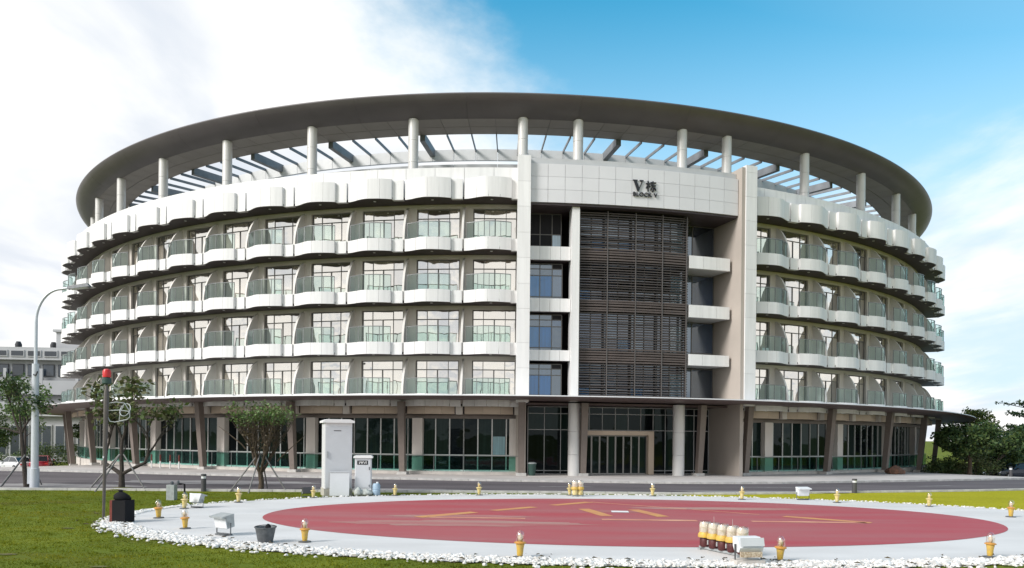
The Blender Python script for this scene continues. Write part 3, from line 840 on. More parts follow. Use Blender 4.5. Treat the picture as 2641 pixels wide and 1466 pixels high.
# left of the screen: spandrels and deep windows
SP = [(7.36, 8.02), (10.45, 11.27), (13.70, 14.54)]
for z0, z1 in SP:
    for c in range(4):
        w = (5.62 - 2.40) / 4
        m = MB(); arcbox(m, 2.40 + w * c + .01, 2.40 + w * (c + 1) - .01, 46.2, 46.4, z0, z1, 1); obj('spandrel_panel', m.mesh('spandrel_panel', 'white_panel', False), bld)
    m = MB(); arcbox(m, 2.40, 5.6, 43.2, 46.18, z0 + .02, z1 - .02, 3); obj('spandrel_slab', m.mesh('spandrel_slab', 'dark_soffit', False), bld)
cc = [0, .33, .70, 1]; rr = [0, .10, .68, .86, 1]
def pk(i, j):
    if i == 2: return 'interior_dark' if j == 3 else 'stair_glass'
    return ('stair_glass', 'blue_film', 'stair_glass', 'stair_glass')[j]
for z0, z1 in ((5.0, 7.2), (8.02, 10.35), (11.27, 13.6)): glazed(2.42, 5.1, 45.6, z0, z1, cc, rr, pk)
glazed(2.42, 5.1, 45.0, 14.54, 16.95, [0, .35, .72, 1], [0, .12, .45, 1], lambda i, j: 'pale_film' if (i == 2 and j == 1) else ('pale_film' if j == 0 and i == 2 else 'interior_dark'))
m = MB()
arcbox(m, 5.64, 6.22, 45.6, 46.75, 4.8, 16.97, 1); obj('white_pier', m.mesh('white_pier', 'white_panel', False), bld)
# louvre screen
SC0, SC1, RS = 6.28, 15.25, 46.35
rnd = random.Random(9); ns = 72
for i in range(ns):
    z = 5.15 + (16.85 - 5.15) * (i + .5) / ns
    band = any(abs(z - c) < .42 for c in (7.75, 10.9, 14.15))
    m = MB(); pts = []
    wv = rnd.uniform(-.015, .015)
    for k in range(7): pts.append((SC0 + (SC1 - SC0) * k / 6, RS + .05 * math.sin(math.pi * k / 6)))
    h = .10 if band else .062
    pathbox(m, pts, .16, z - h / 2 + wv, z + h / 2 + wv)
    # the return on the right-hand end
    arcbox(m, SC1 + .002, SC1 + .10, 45.0, RS, z - h / 2 + wv, z + h / 2 + wv, 1)
    obj('slat', m.mesh('slat', 'slat_band' if band else 'slat', False), bld)
for a in (SC0 + .05, 8.55, 10.85, 13.1, SC1 - .05):
    m = MB(); arcbox(m, a - .032, a + .032, RS - .2, RS + .075, 5.05, 16.9, 1); obj('mullion', m.mesh('mullion', 'screen_metal', False), bld)
m = MB(); arcbox(m, SC1 + .0, SC1 + .13, 44.95, 45.1, 5.05, 16.9, 1); obj('mullion', m.mesh('mullion', 'screen_metal', False), bld)
lit = random.Random(3)
for z0, z1 in ((5.05, 7.45), (8.1, 10.6), (11.3, 13.85), (14.5, 16.9)):
    glazed(SC0, SC1, 45.75, z0, z1, [0, .125, .25, .375, .5, .625, .75, .875, 1], [0, .3, .72, 1],
           lambda i, j: 'pale_film' if (i == 7 and j in (0, 1)) else ('blue_film' if j == 0 and lit.random() < .35 else ('stair_glass' if lit.random() < .4 else 'screen_glass')))
for z0, z1 in ((7.46, 8.08), (10.61, 11.28), (13.86, 14.48)):
    m = MB(); arcbox(m, SC0, SC1, 45.5, 45.85, z0, z1, 8); obj('floor_band', m.mesh('floor_band', 'slat_band', False), bld)
# right of the screen
for z0, z1 in ((5.0, 7.25), (8.02, 10.4), (11.2, 13.6), (14.4, 16.95)):
    glazed(15.4, 19.3, 44.3, z0, z1, [0, .45, 1], [0, .14, 1], lambda i, j: 'stair_glass')
for z0, z1 in ((7.30, 8.02), (10.42, 11.22), (13.60, 14.42)):
    for c in range(3):
        w = (19.15 - 15.42) / 3
        m = MB(); arcbox(m, 15.42 + w * c + .01, 15.42 + w * (c + 1) - .01, 46.2, 46.42, z0, z1, 1); obj('spandrel_panel', m.mesh('spandrel_panel', 'white_panel', False), bld)
    m = MB(); arcbox(m, 15.40, 19.14, 44.2, 46.18, z0 + .02, z1 - .02, 3); obj('spandrel_slab', m.mesh('spandrel_slab', 'grey_panel', False), bld)

# --- ground floor canopy
def cz(a): return 4.98 - .55 * min(1.0, (abs(a - 4) / 62.0)) ** 2
mb = MB(); N = 160; RC = 49.6
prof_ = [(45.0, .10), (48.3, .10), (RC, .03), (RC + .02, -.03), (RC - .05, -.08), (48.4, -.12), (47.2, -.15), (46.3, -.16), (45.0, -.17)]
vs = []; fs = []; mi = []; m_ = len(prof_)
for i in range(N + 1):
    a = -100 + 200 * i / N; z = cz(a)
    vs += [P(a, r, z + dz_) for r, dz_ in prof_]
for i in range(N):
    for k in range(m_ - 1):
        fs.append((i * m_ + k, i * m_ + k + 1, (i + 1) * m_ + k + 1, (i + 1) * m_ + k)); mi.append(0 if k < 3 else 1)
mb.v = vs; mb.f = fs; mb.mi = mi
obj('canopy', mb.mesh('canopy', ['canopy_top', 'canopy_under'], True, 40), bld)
# slanting posts
pm = MB()
v0 = [(-.17, 46.05), (.17, 46.05), (.17, 46.40), (-.17, 46.40)]; v1 = [(-.21, 46.5), (.21, 46.5), (.21, 46.95), (-.21, 46.95)]
pm.add([(x, -r, -.6) for x, r in v0] + [(x, -r, 4.7) for x, r in v1], [(3, 2, 1, 0), (4, 5, 6, 7), (0, 1, 5, 4), (1, 2, 6, 5), (2, 3, 7, 6), (3, 0, 4, 7)])
pmesh = pm.mesh('slanting_post', 'slant_post', False)
bm_ = MB().box((0, -46.22, .12), (.62, .62, .34)).mesh('post_base', 'kerb', False)
for a in [S0 - 9.3 * k for k in range(0, 8)] + [6.75, 16.5] + [20.9 + 9.3 * k for k in range(0, 5)]:
    p = obj('slanting_post', pmesh, bld, (0, 0, 0), R(a))
    q = Wp(a, 46.2); obj('post_base', bm_, p, (0, 0, gz(q[0], q[1])))
# ground floor bays
gb = {}
for nm, mir in (('l', 0), ('r', 1)):
    sec = []
    for u0, u1 in ((.03, .35), (.353, .65), (.653, .86)):
        m = MB(); pathbox(m, [(ua(u0 + (u1 - u0) * i / 3, mir), 45.75 + .35 * math.sin(math.pi * ((u0 + (u1 - u0) * i / 3) - .03) / .86)) for i in range(4)], .12, 3.95, 4.80)
        sec.append(m.mesh('bulkhead_panel', 'beige_panel'))
    m = MB(); a, b = sorted((ua(.885, mir), ua(1.0, mir))); arcbox(m, a, b, 45.4, 45.95, 3.93, 4.81, 1); sec.append(m.mesh('bulkhead_panel', 'cream_wall', False))
    gb[mir] = sec
    m = MB(); arcbox(m, -BAY / 2, BAY / 2, 44.6, 45.7, 3.97, 4.6, 3); gb[('core', mir)] = m.mesh('bulkhead_core', 'dark_soffit', False)
head = MB(); arcbox(head, -BAY / 2, BAY / 2, 44.8, 45.25, 3.68, 3.93, 3); head = head.mesh('window_head', 'slant_post', False)
plin = MB(); arcbox(plin, -BAY / 2, BAY / 2, 44.3, 45.7, -1.7, .30, 4); plin = plin.mesh('plinth', 'plinth', False)
sill = MB(); arcbox(sill, -BAY / 2, BAY / 2, 44.8, 45.3, .301, .40, 4); sill = sill.mesh('window_sill', 'white_panel', False)
pier = MB(); arcbox(pier, -.42, .42, 44.7, 45.45, .30, 3.7, 1); pier = pier.mesh('pier', 'cream_wall', False)
gcuts = [0, .25, .5, .75, 1.0]
gf = MB()
for c in gcuts:
    a = -BAY / 2 + BAY * c; h = .045; arcbox(gf, a - h, a + h, 44.93, 45.08, .4, 3.68, 1)
arcbox(gf, -BAY / 2, BAY / 2, 44.94, 45.07, 1.30, 1.37, 3)
gf = gf.mesh('hall_window', 'steel_light', False)
gp = []
for i in range(4):
    a0 = -BAY / 2 + BAY * gcuts[i]; a1 = -BAY / 2 + BAY * gcuts[i + 1]
    for z0, z1 in ((.4, 1.30), (1.37, 3.68)):
        m = MB(); arcbox(m, a0, a1, 44.99, 45.015, z0, z1, 1); gp.append(m.mesh('pane', 'hall_glass', False))
gg = []
for i in range(2):
    m = MB(); arcbox(m, -BAY / 2 + BAY * (.03 + .48 * i), -BAY / 2 + BAY * (.48 + .48 * i), 45.58, 45.595, .36, 1.28, 2); gg.append(m.mesh('guard_pane', 'guard_glass', False))
gr = MB(); arcbox(gr, -BAY / 2, BAY / 2, 45.56, 45.615, 1.29, 1.33, 3)
for u in (.015, .5): arcbox(gr, -BAY / 2 + BAY * u - .02, -BAY / 2 + BAY * u + .02, 45.57, 45.605, .29, 1.29, 1)
gr = gr.mesh('guard_rail', 'rail_metal', False)
for mir, bays in ((0, LEFT), (1, RIGHT)):
    for n, a in enumerate(bays):
        ra = R(a)
        c = obj('bulkhead', gb[('core', mir)], bld, (0, 0, 0), ra)
        for m in gb[mir]: obj('bulkhead_panel', m, c)
        obj('window_head', head, bld, (0, 0, 0), ra); obj('plinth', plin, bld, (0, 0, 0), ra); obj('window_sill', sill, bld, (0, 0, 0), ra)
        w = obj('hall_window', gf, bld, (0, 0, 0), ra)
        for m in gp: obj('pane', m, w)
        g = obj('guard_rail', gr, bld, (0, 0, 0), ra)
        for m in gg: obj('guard_pane', m, g)
        if n % 2 == 1 and not mir: obj('pier', pier, bld, (0, 0, 0), R(a - BAY / 2 + .9))
        if n % 2 == 0 and mir: obj('pier', pier, bld, (0, 0, 0), R(a + BAY / 2 - .9))
obj('pier', pier, bld, (0, 0, 0), R(S0 - .5)); obj('pier', pier, bld, (0, 0, 0), R(21.2))
# pale blue poster panel inside one hall window
m = MB(); a0 = LEFT[0] - BAY / 2 + BAY * .52; arcbox(m, a0, a0 + BAY * .21, 45.02, 45.04, 1.38, 2.55, 1)
o = obj('window_poster', m.mesh('window_poster', 'pale_film', False), bld)
# entrance hall glass, portal and doors
glazed(2.6, 19.3, 43.9, .12, 4.55, [0, .085, .17, .255, .32, .39, .46, .53, .60, .67, .74, .82, .91, 1], [0, .05, .66, .90, 1], lambda i, j: 'hall_glass', 'grey_panel', .045, 'hall_window')
m = MB()
for a0, a1, z0, z1 in ((6.9, 7.35, .1, 2.72), (13.0, 13.5, .1, 2.72), (6.9, 13.5, 2.72, 3.0)): arcbox(m, a0, a1, 43.8, 44.6, z0, z1, max(1, int(a1 - a0)))
obj('door_portal', m.mesh('door_portal', 'beige_panel', False), bld)
for i in range(8):
    w = (13.0 - 7.35) / 8; a0 = 7.35 + w * i; f = MB()
    for q in (a0 + .035, a0 + w - .035): arcbox(f, q - .03, q + .03, 44.2, 44.27, .12, 2.72, 1)
    for z in (.12, 2.64): arcbox(f, a0, a0 + w, 44.205, 44.265, z, z + .08, 1)
    dr = obj('door', f.mesh('door', 'door_metal', False), bld)
    m = MB(); arcbox(m, a0 + .03, a0 + w - .03, 44.23, 44.245, .2, 2.64, 1); obj('pane', m.mesh('pane', 'hall_glass' , False), dr)
rc = MB()
for z0, z1 in ((-.1, 1.45), (1.465, 2.9), (2.915, 4.7)): rc.lathe([(.38, z0), (.38, z1)], 28, P(0, 46.2, 0))
rc = rc.mesh('round_column', 'column_metal')
for a in (6.05, 14.75): obj('round_column', rc, bld, (0, 0, 0), R(a))
m = MB(); arcbox(m, 2.4, 19.4, 42.8, 47.4, -.2, .125, 14); obj('entrance_step', m.mesh('entrance_step', 'concrete', False), bld)
m = MB(); arcbox(m, 2.4, 19.4, 43.0, 46.0, 4.62, 4.72, 14); obj('soffit', m.mesh('soffit', 'canopy_under', False), bld)

# --- rooftop sign lettering
sa = 11.25
sign = thing('building_sign', 'black raised lettering naming the block on the pale band above the entrance', 'sign', Wp(sa, 47.0, 17.7), R(sa))
def glyph(name, polys, x0, z0, s, dep=.06):
    m = MB()
    for k, pl in enumerate(polys): m.prism([(x0 + x * s, z0 + z * s) for x, z in pl], -.02 - dep - .002 * k, -.02)
    return obj(name, m.mesh(name, 'sign_black', False), sign)
def bar(x0, z0, x1, z1, w):
    d = Vector((x1 - x0, z1 - z0)).normalized(); n = Vector((-d.y, d.x)) * w / 2
    return [(x0 - n.x, z0 - n.y), (x1 - n.x, z1 - n.y), (x1 + n.x, z1 + n.y), (x0 + n.x, z0 + n.y)]
glyph('letter', [[(0, 1), (0, .93), (.08, .90), (.42, 0), (.50, 0), (.60, .26), (.36, .90), (.44, .93), (.44, 1)], [(.50, 0), (.82, .86), (.74, .90), (.62, .93), (.62, 1), (1, 1), (1, .93), (.90, .88), (.56, 0)]], -.80, .38, .70)
W_ = .10
glyph('letter', [bar(.0, .74, .46, .74, W_), bar(.22, 1.0, .22, 0, W_), bar(.22, .66, .02, .30, W_), bar(.26, .62, .44, .42, W_ * .9),
                 bar(.46, .86, 1.02, .86, W_), bar(.72, 1.0, .56, .60, W_), bar(.52, .58, 1.0, .58, W_), bar(.76, .72, .76, .02, W_), bar(.60, .04, .76, .04, W_), bar(.62, .42, .48, .14, W_), bar(.86, .42, 1.02, .14, W_)], .06, .40, .66)
cu = bpy.data.curves.new('lettering', 'FONT'); cu.body = 'BLOCK V'; cu.size = .36; cu.offset = .007; cu.extrude = .03; cu.space_character = 1.12
to = bpy.data.objects.new('tmp_text', cu); COL.objects.link(to); bpy.context.view_layer.update()
tm = bpy.data.meshes.new_from_object(to); bpy.data.objects.remove(to)
tm.materials.clear(); tm.materials.append(MAT['sign_black'])
tm.transform(Matrix.Rotation(R(90), 4, 'X'))
t = obj('lettering', tm, sign, (-.80, -.06, .06))

# ------------------------------------------------------------------ trees and shrubs
def leaves(cent, n, spread, size, rnd, flat=1.0, up=.3):
    """leaf quads spread round cluster centres"""
    V = []; F = []
    for i in range(n):
        c = cent[rnd.randrange(len(cent))]
        while True:
            q = Vector((rnd.uniform(-1, 1), rnd.uniform(-1, 1), rnd.uniform(-1, 1)))
            if q.length < 1: break
        sp = c[3] if len(c) > 3 else spread
        p = Vector(c[:3]) + Vector((q.x * sp, q.y * sp, q.z * sp * flat))
        d = Vector((rnd.gauss(0, 1), rnd.gauss(0, 1), rnd.gauss(0, 1) * .6)).normalized()
        nn = Vector((rnd.gauss(0, 1), rnd.gauss(0, 1), abs(rnd.gauss(0, 1)) + up)).normalized()
        s = d.cross(nn)
        if s.length < .05: continue
        s.normalize(); L = size * rnd.uniform(.6, 1.35); w = L * .30
        o = len(V)
        V += [p, p + d * L * .5 + s * w, p + d * L, p + d * L * .5 - s * w]; F.append((o, o + 1, o + 2, o + 3))
    return V, F
def leafobj(name, cents, n, spread, size, m, parent, rnd, flat=1.0):
    V, F = leaves(cents, n, spread, size, rnd, flat)
    mb = MB(); mb.add(V, F)
    return obj(name, mb.mesh(name, m, False), parent)
def limb(mb, p, d, L, r0, r1, rnd, n=5, wig=.12, sides=7):
    pts = [Vector(p)]; rr_ = [r0]; d = Vector(d).normalized()
    for i in range(1, n + 1):
        d = (d + Vector((rnd.gauss(0, wig), rnd.gauss(0, wig), rnd.gauss(0, wig * .6)))).normalized()
        pts.append(pts[-1] + d * L / n); rr_.append(r0 + (r1 - r0) * i / n)
    mb.tube(pts, rr_, sides)
    return pts, d
def grow(mb, p, d, L, r, depth, rnd, tips, split=3, ang=.6, upb=.25, sides=7):
    pts, d2 = limb(mb, p, d, L, r, r * .6, rnd, 4, .14, sides)
    if depth == 0:
        tips.append(tuple(pts[-1])); tips.append(tuple(pts[-2])); return
    for k in range(split):
        az = rnd.uniform(0, 6.28); q = Vector((math.cos(az), math.sin(az), 0)) * ang + d2 + Vector((0, 0, upb))
        st = pts[-1] if k < 2 else pts[-2]
        grow(mb, st, q, L * rnd.uniform(.6, .85), r * .58, depth - 1, rnd, tips, split, ang, upb, max(4, sides - 1))

def stakes(root, h, rad, angs, thick=.035):
    for a in angs:
        m = MB().tube([(rad * math.cos(a), rad * math.sin(a), -.05), (.10 * math.cos(a), .10 * math.sin(a), h)], thick, 6)
        obj('support_stake', m.mesh('support_stake', 'stake'), root)

# staked tree with broad leafy heads, in front of the canopy's left end
rnd = random.Random(12)
tA = thing('young_tree', 'staked young tree with bare dark forked limbs and leafy top beside the red light pole', 'tree', (-17.6, 35.0, 0))
mb = MB(); tips = []
mb.tube([(0, 0, -.1), (.01, 0, .35), (0, 0, .75)], [.16, .13, .12], 9)
for (dx_, dy_, dz_, L, r) in ((-.75, .1, .55, 1.0, .10), (.85, -.1, .60, 1.15, .085), (.05, .15, 1.0, 1.5, .095)):
    pts, d2 = limb(mb, (0, 0, .70), (dx_, dy_, dz_), L, r, r * .8, rnd, 5, .08)
    for k in range(2):
        q = Vector((d2.x * .3 + rnd.uniform(-.3, .3), rnd.uniform(-.3, .3), 1.0)); grow(mb, pts[-1], q, 1.25, r * .7, 2, rnd, tips, 3, .55, .35, 6)
    grow(mb, pts[3], (d2.x * 1.6, d2.y + .2, .35), .6, r * .45, 0, rnd, [], 2, .5, .2, 5)
obj('trunk', mb.mesh('trunk', 'bark'), tA)
tips = [t for t in tips if t[2] > 3.0]
tips2 = [(t[0] * .9, t[1], min(max(t[2], 3.3), 4.8), .42) for t in tips] + [(-1.25, 0, 3.5, .5), (.9, .2, 4.5, .5), (-.6, 0, 4.2, .5), (1.5, 0, 3.5, .3), (0, 0, 4.5, .5), (-1.0, .1, 3.2, .4)]
leafobj('crown', tips2, 620, .42, .25, 'leaf_olive', tA, rnd)
leafobj('crown', tips2, 480, .42, .25, 'leaf_mid', tA, rnd)
stakes(tA, 1.6, 1.45, (R(185), R(-20), R(250)))
m = MB().lathe([(.75, .0), (.55, .07), (.2, .12)], 14); obj('soil_mound', m.mesh('soil_mound', 'soil'), tA)

# vase-shaped twiggy tree
rnd = random.Random(31)
tB = thing('vase_tree', 'staked vase-shaped tree with dense upright brown twigs and flat green top', 'tree', (-11.35, 35.1, 0))
mb = MB(); tips = []
mb.tube([(0, 0, -.1), (.03, 0, .4), (-.03, 0, .85)], [.14, .115, .11], 9)
for (dx_, dy_, L, r) in ((-.55, .1, 1.3, .075), (.75, 0, 1.2, .07), (.1, .3, 1.2, .075), (-.15, -.3, 1.1, .07), (.35, -.25, 1.2, .06)):
    pts, d2 = limb(mb, (-.03, 0, .80), (dx_, dy_, .9), L, r, r * .7, rnd, 5, .1)
    for k in range(11):
        b = pts[rnd.choice((2, 3, 4, 5, 5))]
        q = Vector((dx_ * .45 + rnd.uniform(-.38, .38), rnd.uniform(-.38, .38), 1.0))
        p2, d3 = limb(mb, b, q, rnd.uniform(1.5, 2.2), r * .34, .007, rnd, 6, .09, 4)
        tips.append(p2)
        for e in range(3):
            p3, _ = limb(mb, p2[rnd.choice((2, 3, 4))], Vector((rnd.uniform(-.6, .6), rnd.uniform(-.6, .6), 1)), rnd.uniform(.7, 1.2), .010, .004, rnd, 3, .1, 3)
            tips.append(p3)
for x0, sx in ((.75, 1), (-.7, -1)):
    limb(mb, (x0, 0, 1.35 if sx > 0 else 1.9), (sx * 1.0, 0, 1.0), 1.9 if sx > 0 else 1.7, .035, .01, rnd, 6, .1, 5)
obj('trunk', mb.mesh('trunk', 'twig'), tB)
pts = [tuple(p) for t in tips for p in t[1:] if p.z < 4.05]
top = [(p[0], p[1], min(p[2], 3.95)) for p in pts if p[2] > 3.1]
mid = [p for p in pts if 1.7 < p[2] <= 3.2]
leafobj('crown', top, 1100, .22, .13, 'leaf_mid', tB, rnd)
leafobj('crown', top, 700, .24, .13, 'leaf_bright', tB, rnd)
leafobj('crown', mid, 900, .20, .10, 'leaf_brown', tB, rnd)
stakes(tB, 1.7, 1.35, (R(205), R(-15), R(95), R(265)))

# dark tree at the left edge
rnd = random.Random(44)
tC = thing('leaning_tree', 'dark tree with leaning brown trunk beside the street lamp at the edge of the picture', 'tree', (-22.5, 36.0, 0))
mb = MB(); tips = []
mb.tube([(0, 0, -.1), (-.12, 0, .9), (-.22, 0, 1.9), (-.30, 0, 2.7)], [.13, .10, .085, .07], 8)
for (dx_, dz_, L) in ((-1.0, .35, 1.5), (.1, 1.0, 1.2), (-.5, .9, 1.5), (.5, .9, .9)):
    grow(mb, (-.27, 0, 2.5), (dx_, rnd.uniform(-.3, .3), dz_), L, .055, 2, rnd, tips, 3, .7, .15, 6)
obj('trunk', mb.mesh('trunk', 'bark'), tC)
tips = [(t[0], t[1], min(t[2], 4.9)) for t in tips if t[2] > 2.0]
leafobj('crown', tips, 900, .42, .16, 'leaf_dark', tC, rnd)
leafobj('crown', tips, 700, .42, .16, 'leaf_mid', tC, rnd)
stakes(tC, 1.5, 1.4, (R(170), R(95), R(250)))
tD = thing('slim_tree', 'slim bright green tree behind the street lamp against the white office', 'tree', (-35.2, 56.0, gz(-35.2, 56)))
mb = MB(); tips = []
mb.tube([(0, 0, -.1), (.05, 0, 2.5), (0, 0, 4.8)], [.11, .08, .05], 7)
for z in (2.3, 3.0, 3.6, 4.3, 4.8):
    for k in range(3): grow(mb, (.02, 0, z), (rnd.uniform(-1, 1), rnd.uniform(-1, 1), .5), .9, .03, 1, rnd, tips, 3, .7, .2, 5)
obj('trunk', mb.mesh('trunk', 'bark'), tD)
leafobj('crown', [t for t in tips if t[2] > 3.2], 1300, .45, .2, 'leaf_bright', tD, rnd); leafobj('crown', tips, 400, .45, .2, 'leaf_mid', tD, rnd)

def round_tree(name, label, loc, h, w, trunk_h, m1, m2, n, seed, leaf=.28, flat=.8, group=None, bark='bark'):
    rnd = random.Random(seed)
    z0 = gz(loc[0], loc[1]); t = thing(name, label, 'tree', (loc[0], loc[1], z0), 0, group)
    mb = MB(); tips = []
    mb.tube([(0, 0, -.2), (.05, 0, trunk_h * .6), (0, 0, trunk_h + .4)], [.20, .15, .13], 8)
    for k in range(5):
        a = k * 1.26 + rnd.uniform(-.3, .3); grow(mb, (0, 0, trunk_h), (math.cos(a), math.sin(a), .8), h * .22, .09, 1, rnd, tips, 3, .6, .2, 5)
    obj('trunk', mb.mesh('trunk', bark), t)
    cl = []
    for k in range(46):
        while True:
            q = Vector((rnd.uniform(-1, 1), rnd.uniform(-1, 1), rnd.uniform(-1, 1)))
            if .35 < q.length < 1: break
        cl.append((q.x * w / 2, q.y * w / 2, trunk_h + (h - trunk_h) * (.5 + .48 * q.z), rnd.uniform(.35, .85) * w * .17))
    leafobj('crown', cl, int(n * .6), .5, leaf, m1, t, rnd, flat); leafobj('crown', cl, int(n * .4), .5, leaf, m2, t, rnd, flat)
    return t
G = 'trees beyond the canopy tip'
round_tree('broad_tree', 'broad dark green tree with reddish trunk under the canopy tip', (36.6, 62.0), 4.3, 5.2, 1.5, 'leaf_dark', 'leaf_mid', 6500, 51, .26, .7, G, 'bark_brown')
round_tree('broad_tree', 'dark green tree directly behind the parked dark car', (45.6, 71), 5.0, 7.6, .9, 'leaf_dark', 'leaf_mid', 6500, 52, .3, .7, G)
round_tree('broad_tree', 'dense dark tree at the very edge of the picture above the car roof', (50.3, 75), 5.2, 8.0, .9, 'leaf_dark', 'leaf_dark', 5000, 53, .3, .7, G)
round_tree('broad_tree', 'dark tree filling the gap between the canopy tip and the row behind', (41.2, 66.8), 4.7, 6.0, .9, 'leaf_dark', 'leaf_mid', 5000, 54, .3, .7, G)
rnd = random.Random(60)
tE = thing('feathery_tree', 'tall feathery yellow green tree rising above the dark trees past the canopy tip', 'tree', (45.5, 76, gz(45.5, 76)))
mb = MB(); mb.tube([(0, 0, -.2), (.1, 0, 3), (0, 0, 6.7)], [.22, .15, .03], 7); cl = []
for k in range(44):
    z = 3.6 + 3.0 * k / 43; rad = 2.4 * (1 - (z - 3.4) / 3.7) ** .75 + .3; a = k * 2.4
    e = (rad * math.cos(a), rad * math.sin(a), z + .25)
    mb.tube([(0, 0, z - .3), (e[0] * .6, e[1] * .6, z + .15), e], [.05, .03, .01], 4)
    for f in (.35, .6, .8, 1.0): cl.append((e[0] * f, e[1] * f, z - .1 + .3 * f, .42))
obj('trunk', mb.mesh('trunk', 'bark_brown'), tE)
leafobj('crown', cl, 2600, .4, .24, 'leaf_yellow', tE, rnd, .5); leafobj('crown', cl, 1400, .4, .24, 'leaf_mid', tE, rnd, .5)
tF = thing('tall_tree', 'tall layered dark tree cut by the picture edge above the parked car', 'tree', (49.6, 74, gz(49.6, 74)))
mb = MB(); mb.tube([(0, 0, -.2), (.1, 0, 4), (0, 0, 7.6)], [.25, .17, .04], 7); cl = []
for z in (3.8, 5.0, 6.2, 7.2):
    for k in range(7):
        a = k * .9 + z; rad = rnd.uniform(1.2, 2.6); e = (rad * math.cos(a), rad * math.sin(a), z + .3)
        mb.tube([(0, 0, z - .3), e], [.05, .012], 4); cl += [(e[0], e[1], e[2], .45), (e[0] * .7, e[1] * .7, z + .2, .4)]
obj('trunk', mb.mesh('trunk', 'bark'), tF)
leafobj('crown', cl, 1500, .45, .26, 'leaf_dark', tF, rnd, .35)

def shrub(name, label, loc, w, d, h, m1, m2, n, seed, leaf=.16, cat='shrub', group=None):
    rnd = random.Random(seed); z0 = gz(loc[0], loc[1]); t = thing(name, label, cat, (loc[0], loc[1], z0), 0, group)
    cl = []
    for k in range(40):
        x = rnd.uniform(-.5, .5); y = rnd.uniform(-.5, .5)
        zz_ = h * rnd.uniform(.1, .85) * (1 - .5 * (2 * abs(x)) ** 3)
        cl.append((x * w, y * d, zz_, h * .28))
    mb = MB()
    for k in range(12):
        c = cl[k]; mb.tube([(c[0] * .5, c[1] * .5, -.1), (c[0], c[1], c[2])], [.03, .01], 4)
    obj('stem', mb.mesh('stem', 'bark'), t)
    leafobj('foliage', cl, int(n * .65), .3, leaf, m1, t, rnd); leafobj('foliage', cl, int(n * .35), .3, leaf, m2, t, rnd)
    return t
shrub('shrub', 'low dark shrub at the foot of the last slanting post by the trees', (35.0, 63.0), 2.6, 1.6, 1.5, 'leaf_dark', 'leaf_mid', 2400, 71)
shrub('shrub', 'olive shrub under the broad tree behind the brown trunk', (37.6, 63.6), 4.4, 1.6, 1.9, 'leaf_olive', 'leaf_mid', 2800, 72)
shrub('hedge', 'low green hedge in front of the parked dark car', (37.6, 64.6), 3.6, 1.2, 1.0, 'leaf_mid', 'leaf_dark', 3000, 73, cat='hedge')
shrub('hedge', 'tall dark hedge running behind the parked dark car', (47.5, 70.0), 12, 2.0, 2.4, 'leaf_dark', 'leaf_mid', 4200, 74, .22, cat='hedge')
shrub('shrub', 'rounded clipped shrub behind the red car', (-46.5, 77.0), 6.0, 3.0, 2.7, 'leaf_dark', 'leaf_mid', 3600, 75, .2)
shrub('hedge', 'dark hedge behind the white car at the picture edge', (-56.0, 80.0), 12.0, 3.0, 2.6, 'leaf_dark', 'leaf_mid', 4200, 76, .2, cat='hedge')
round_tree('broad_tree', 'dark shaded tree in front of the white office behind the leaning tree', (-58.0, 86), 7.4, 8.0, 2.0, 'leaf_dark', 'leaf_mid', 5200, 77, .3, .8)
round_tree('broad_tree', 'small tree between the white office and the last slanting posts', (-44.3, 82), 5.0, 4.5, 1.6, 'leaf_dark', 'leaf_mid', 3600, 78, .26, .8)

# ------------------------------------------------------------------ office building far left
off = thing('office_building', 'white office building with ribbon windows behind the trees at the left', 'building', (-80, 118, -1.6), R(6)); off.scale = (1, 1, 1.2)
mb = MB().box((0, 4.5, 6.9), (38, 8.4, 13.8)); obj('wall', mb.mesh('wall', 'bld_grey', False), off)
fl = [(0, 'x'), (3.2, 0), (6.4, 0), (9.6, 0)]
for z0, z1 in ((2.6, 4.1), (6.0, 7.2), (8.2, 10.0), (12.6, 14.2)):
    mb = MB().box((0, 0, (z0 + z1) / 2), (38.6, .9, z1 - z0)); obj('spandrel', mb.mesh('spandrel', 'bld_white', False), off)
wm = MB().box((0, 0, 0), (1.7, .12, 1.55)).mesh('window', 'bld_dark', False); pmn = MB().box((0, -.07, 0), (1.5, .05, 1.35)).mesh('pane', 'bld_glass', False)
for zc in (5.05, 11.3):
    for k in range(17):
        w = obj('window', wm, off, (-17.6 + 2.2 * k, .22, zc)); obj('pane', pmn, w)
gm = MB().box((0, 0, 0), (2.0, .12, .85)).mesh('window', 'bld_white', False); gpn = MB().box((0, -.07, 0), (1.7, .05, .6)).mesh('pane', 'bld_glass', False)
for k in range(15):
    w = obj('window', gm, off, (-17 + 2.4 * k, -.52, 13.4)); obj('pane', gpn, w)
for k in range(8):
    mb = MB().box((-18 + 5.2 * k, -.3, 5.6), (.45, .35, 11.8)); obj('pillar', mb.mesh('pillar', 'bld_white', False), off)
mb = MB().box((14.0, 4, 15.3), (9, 6, 2.2)).box((14, 4, 16.5), (9.8, 6.6, .3)); obj('roof_house', mb.mesh('roof_house', 'bld_white', False), off)
mb = MB().box((0, 4.4, 14.05), (38.2, 8.3, .4)); obj('roof', mb.mesh('roof', 'bld_dark', False), off)
for x in (-14.0, -13.0, -6, -5.2, 3.0, 8.2): mb = MB().lathe([(.45, 14.2), (.5, 14.8), (.3, 15.2)], 10, (x, 3.0, 0)); obj('roof_vent', mb.mesh('roof_vent', 'bld_dark'), off)
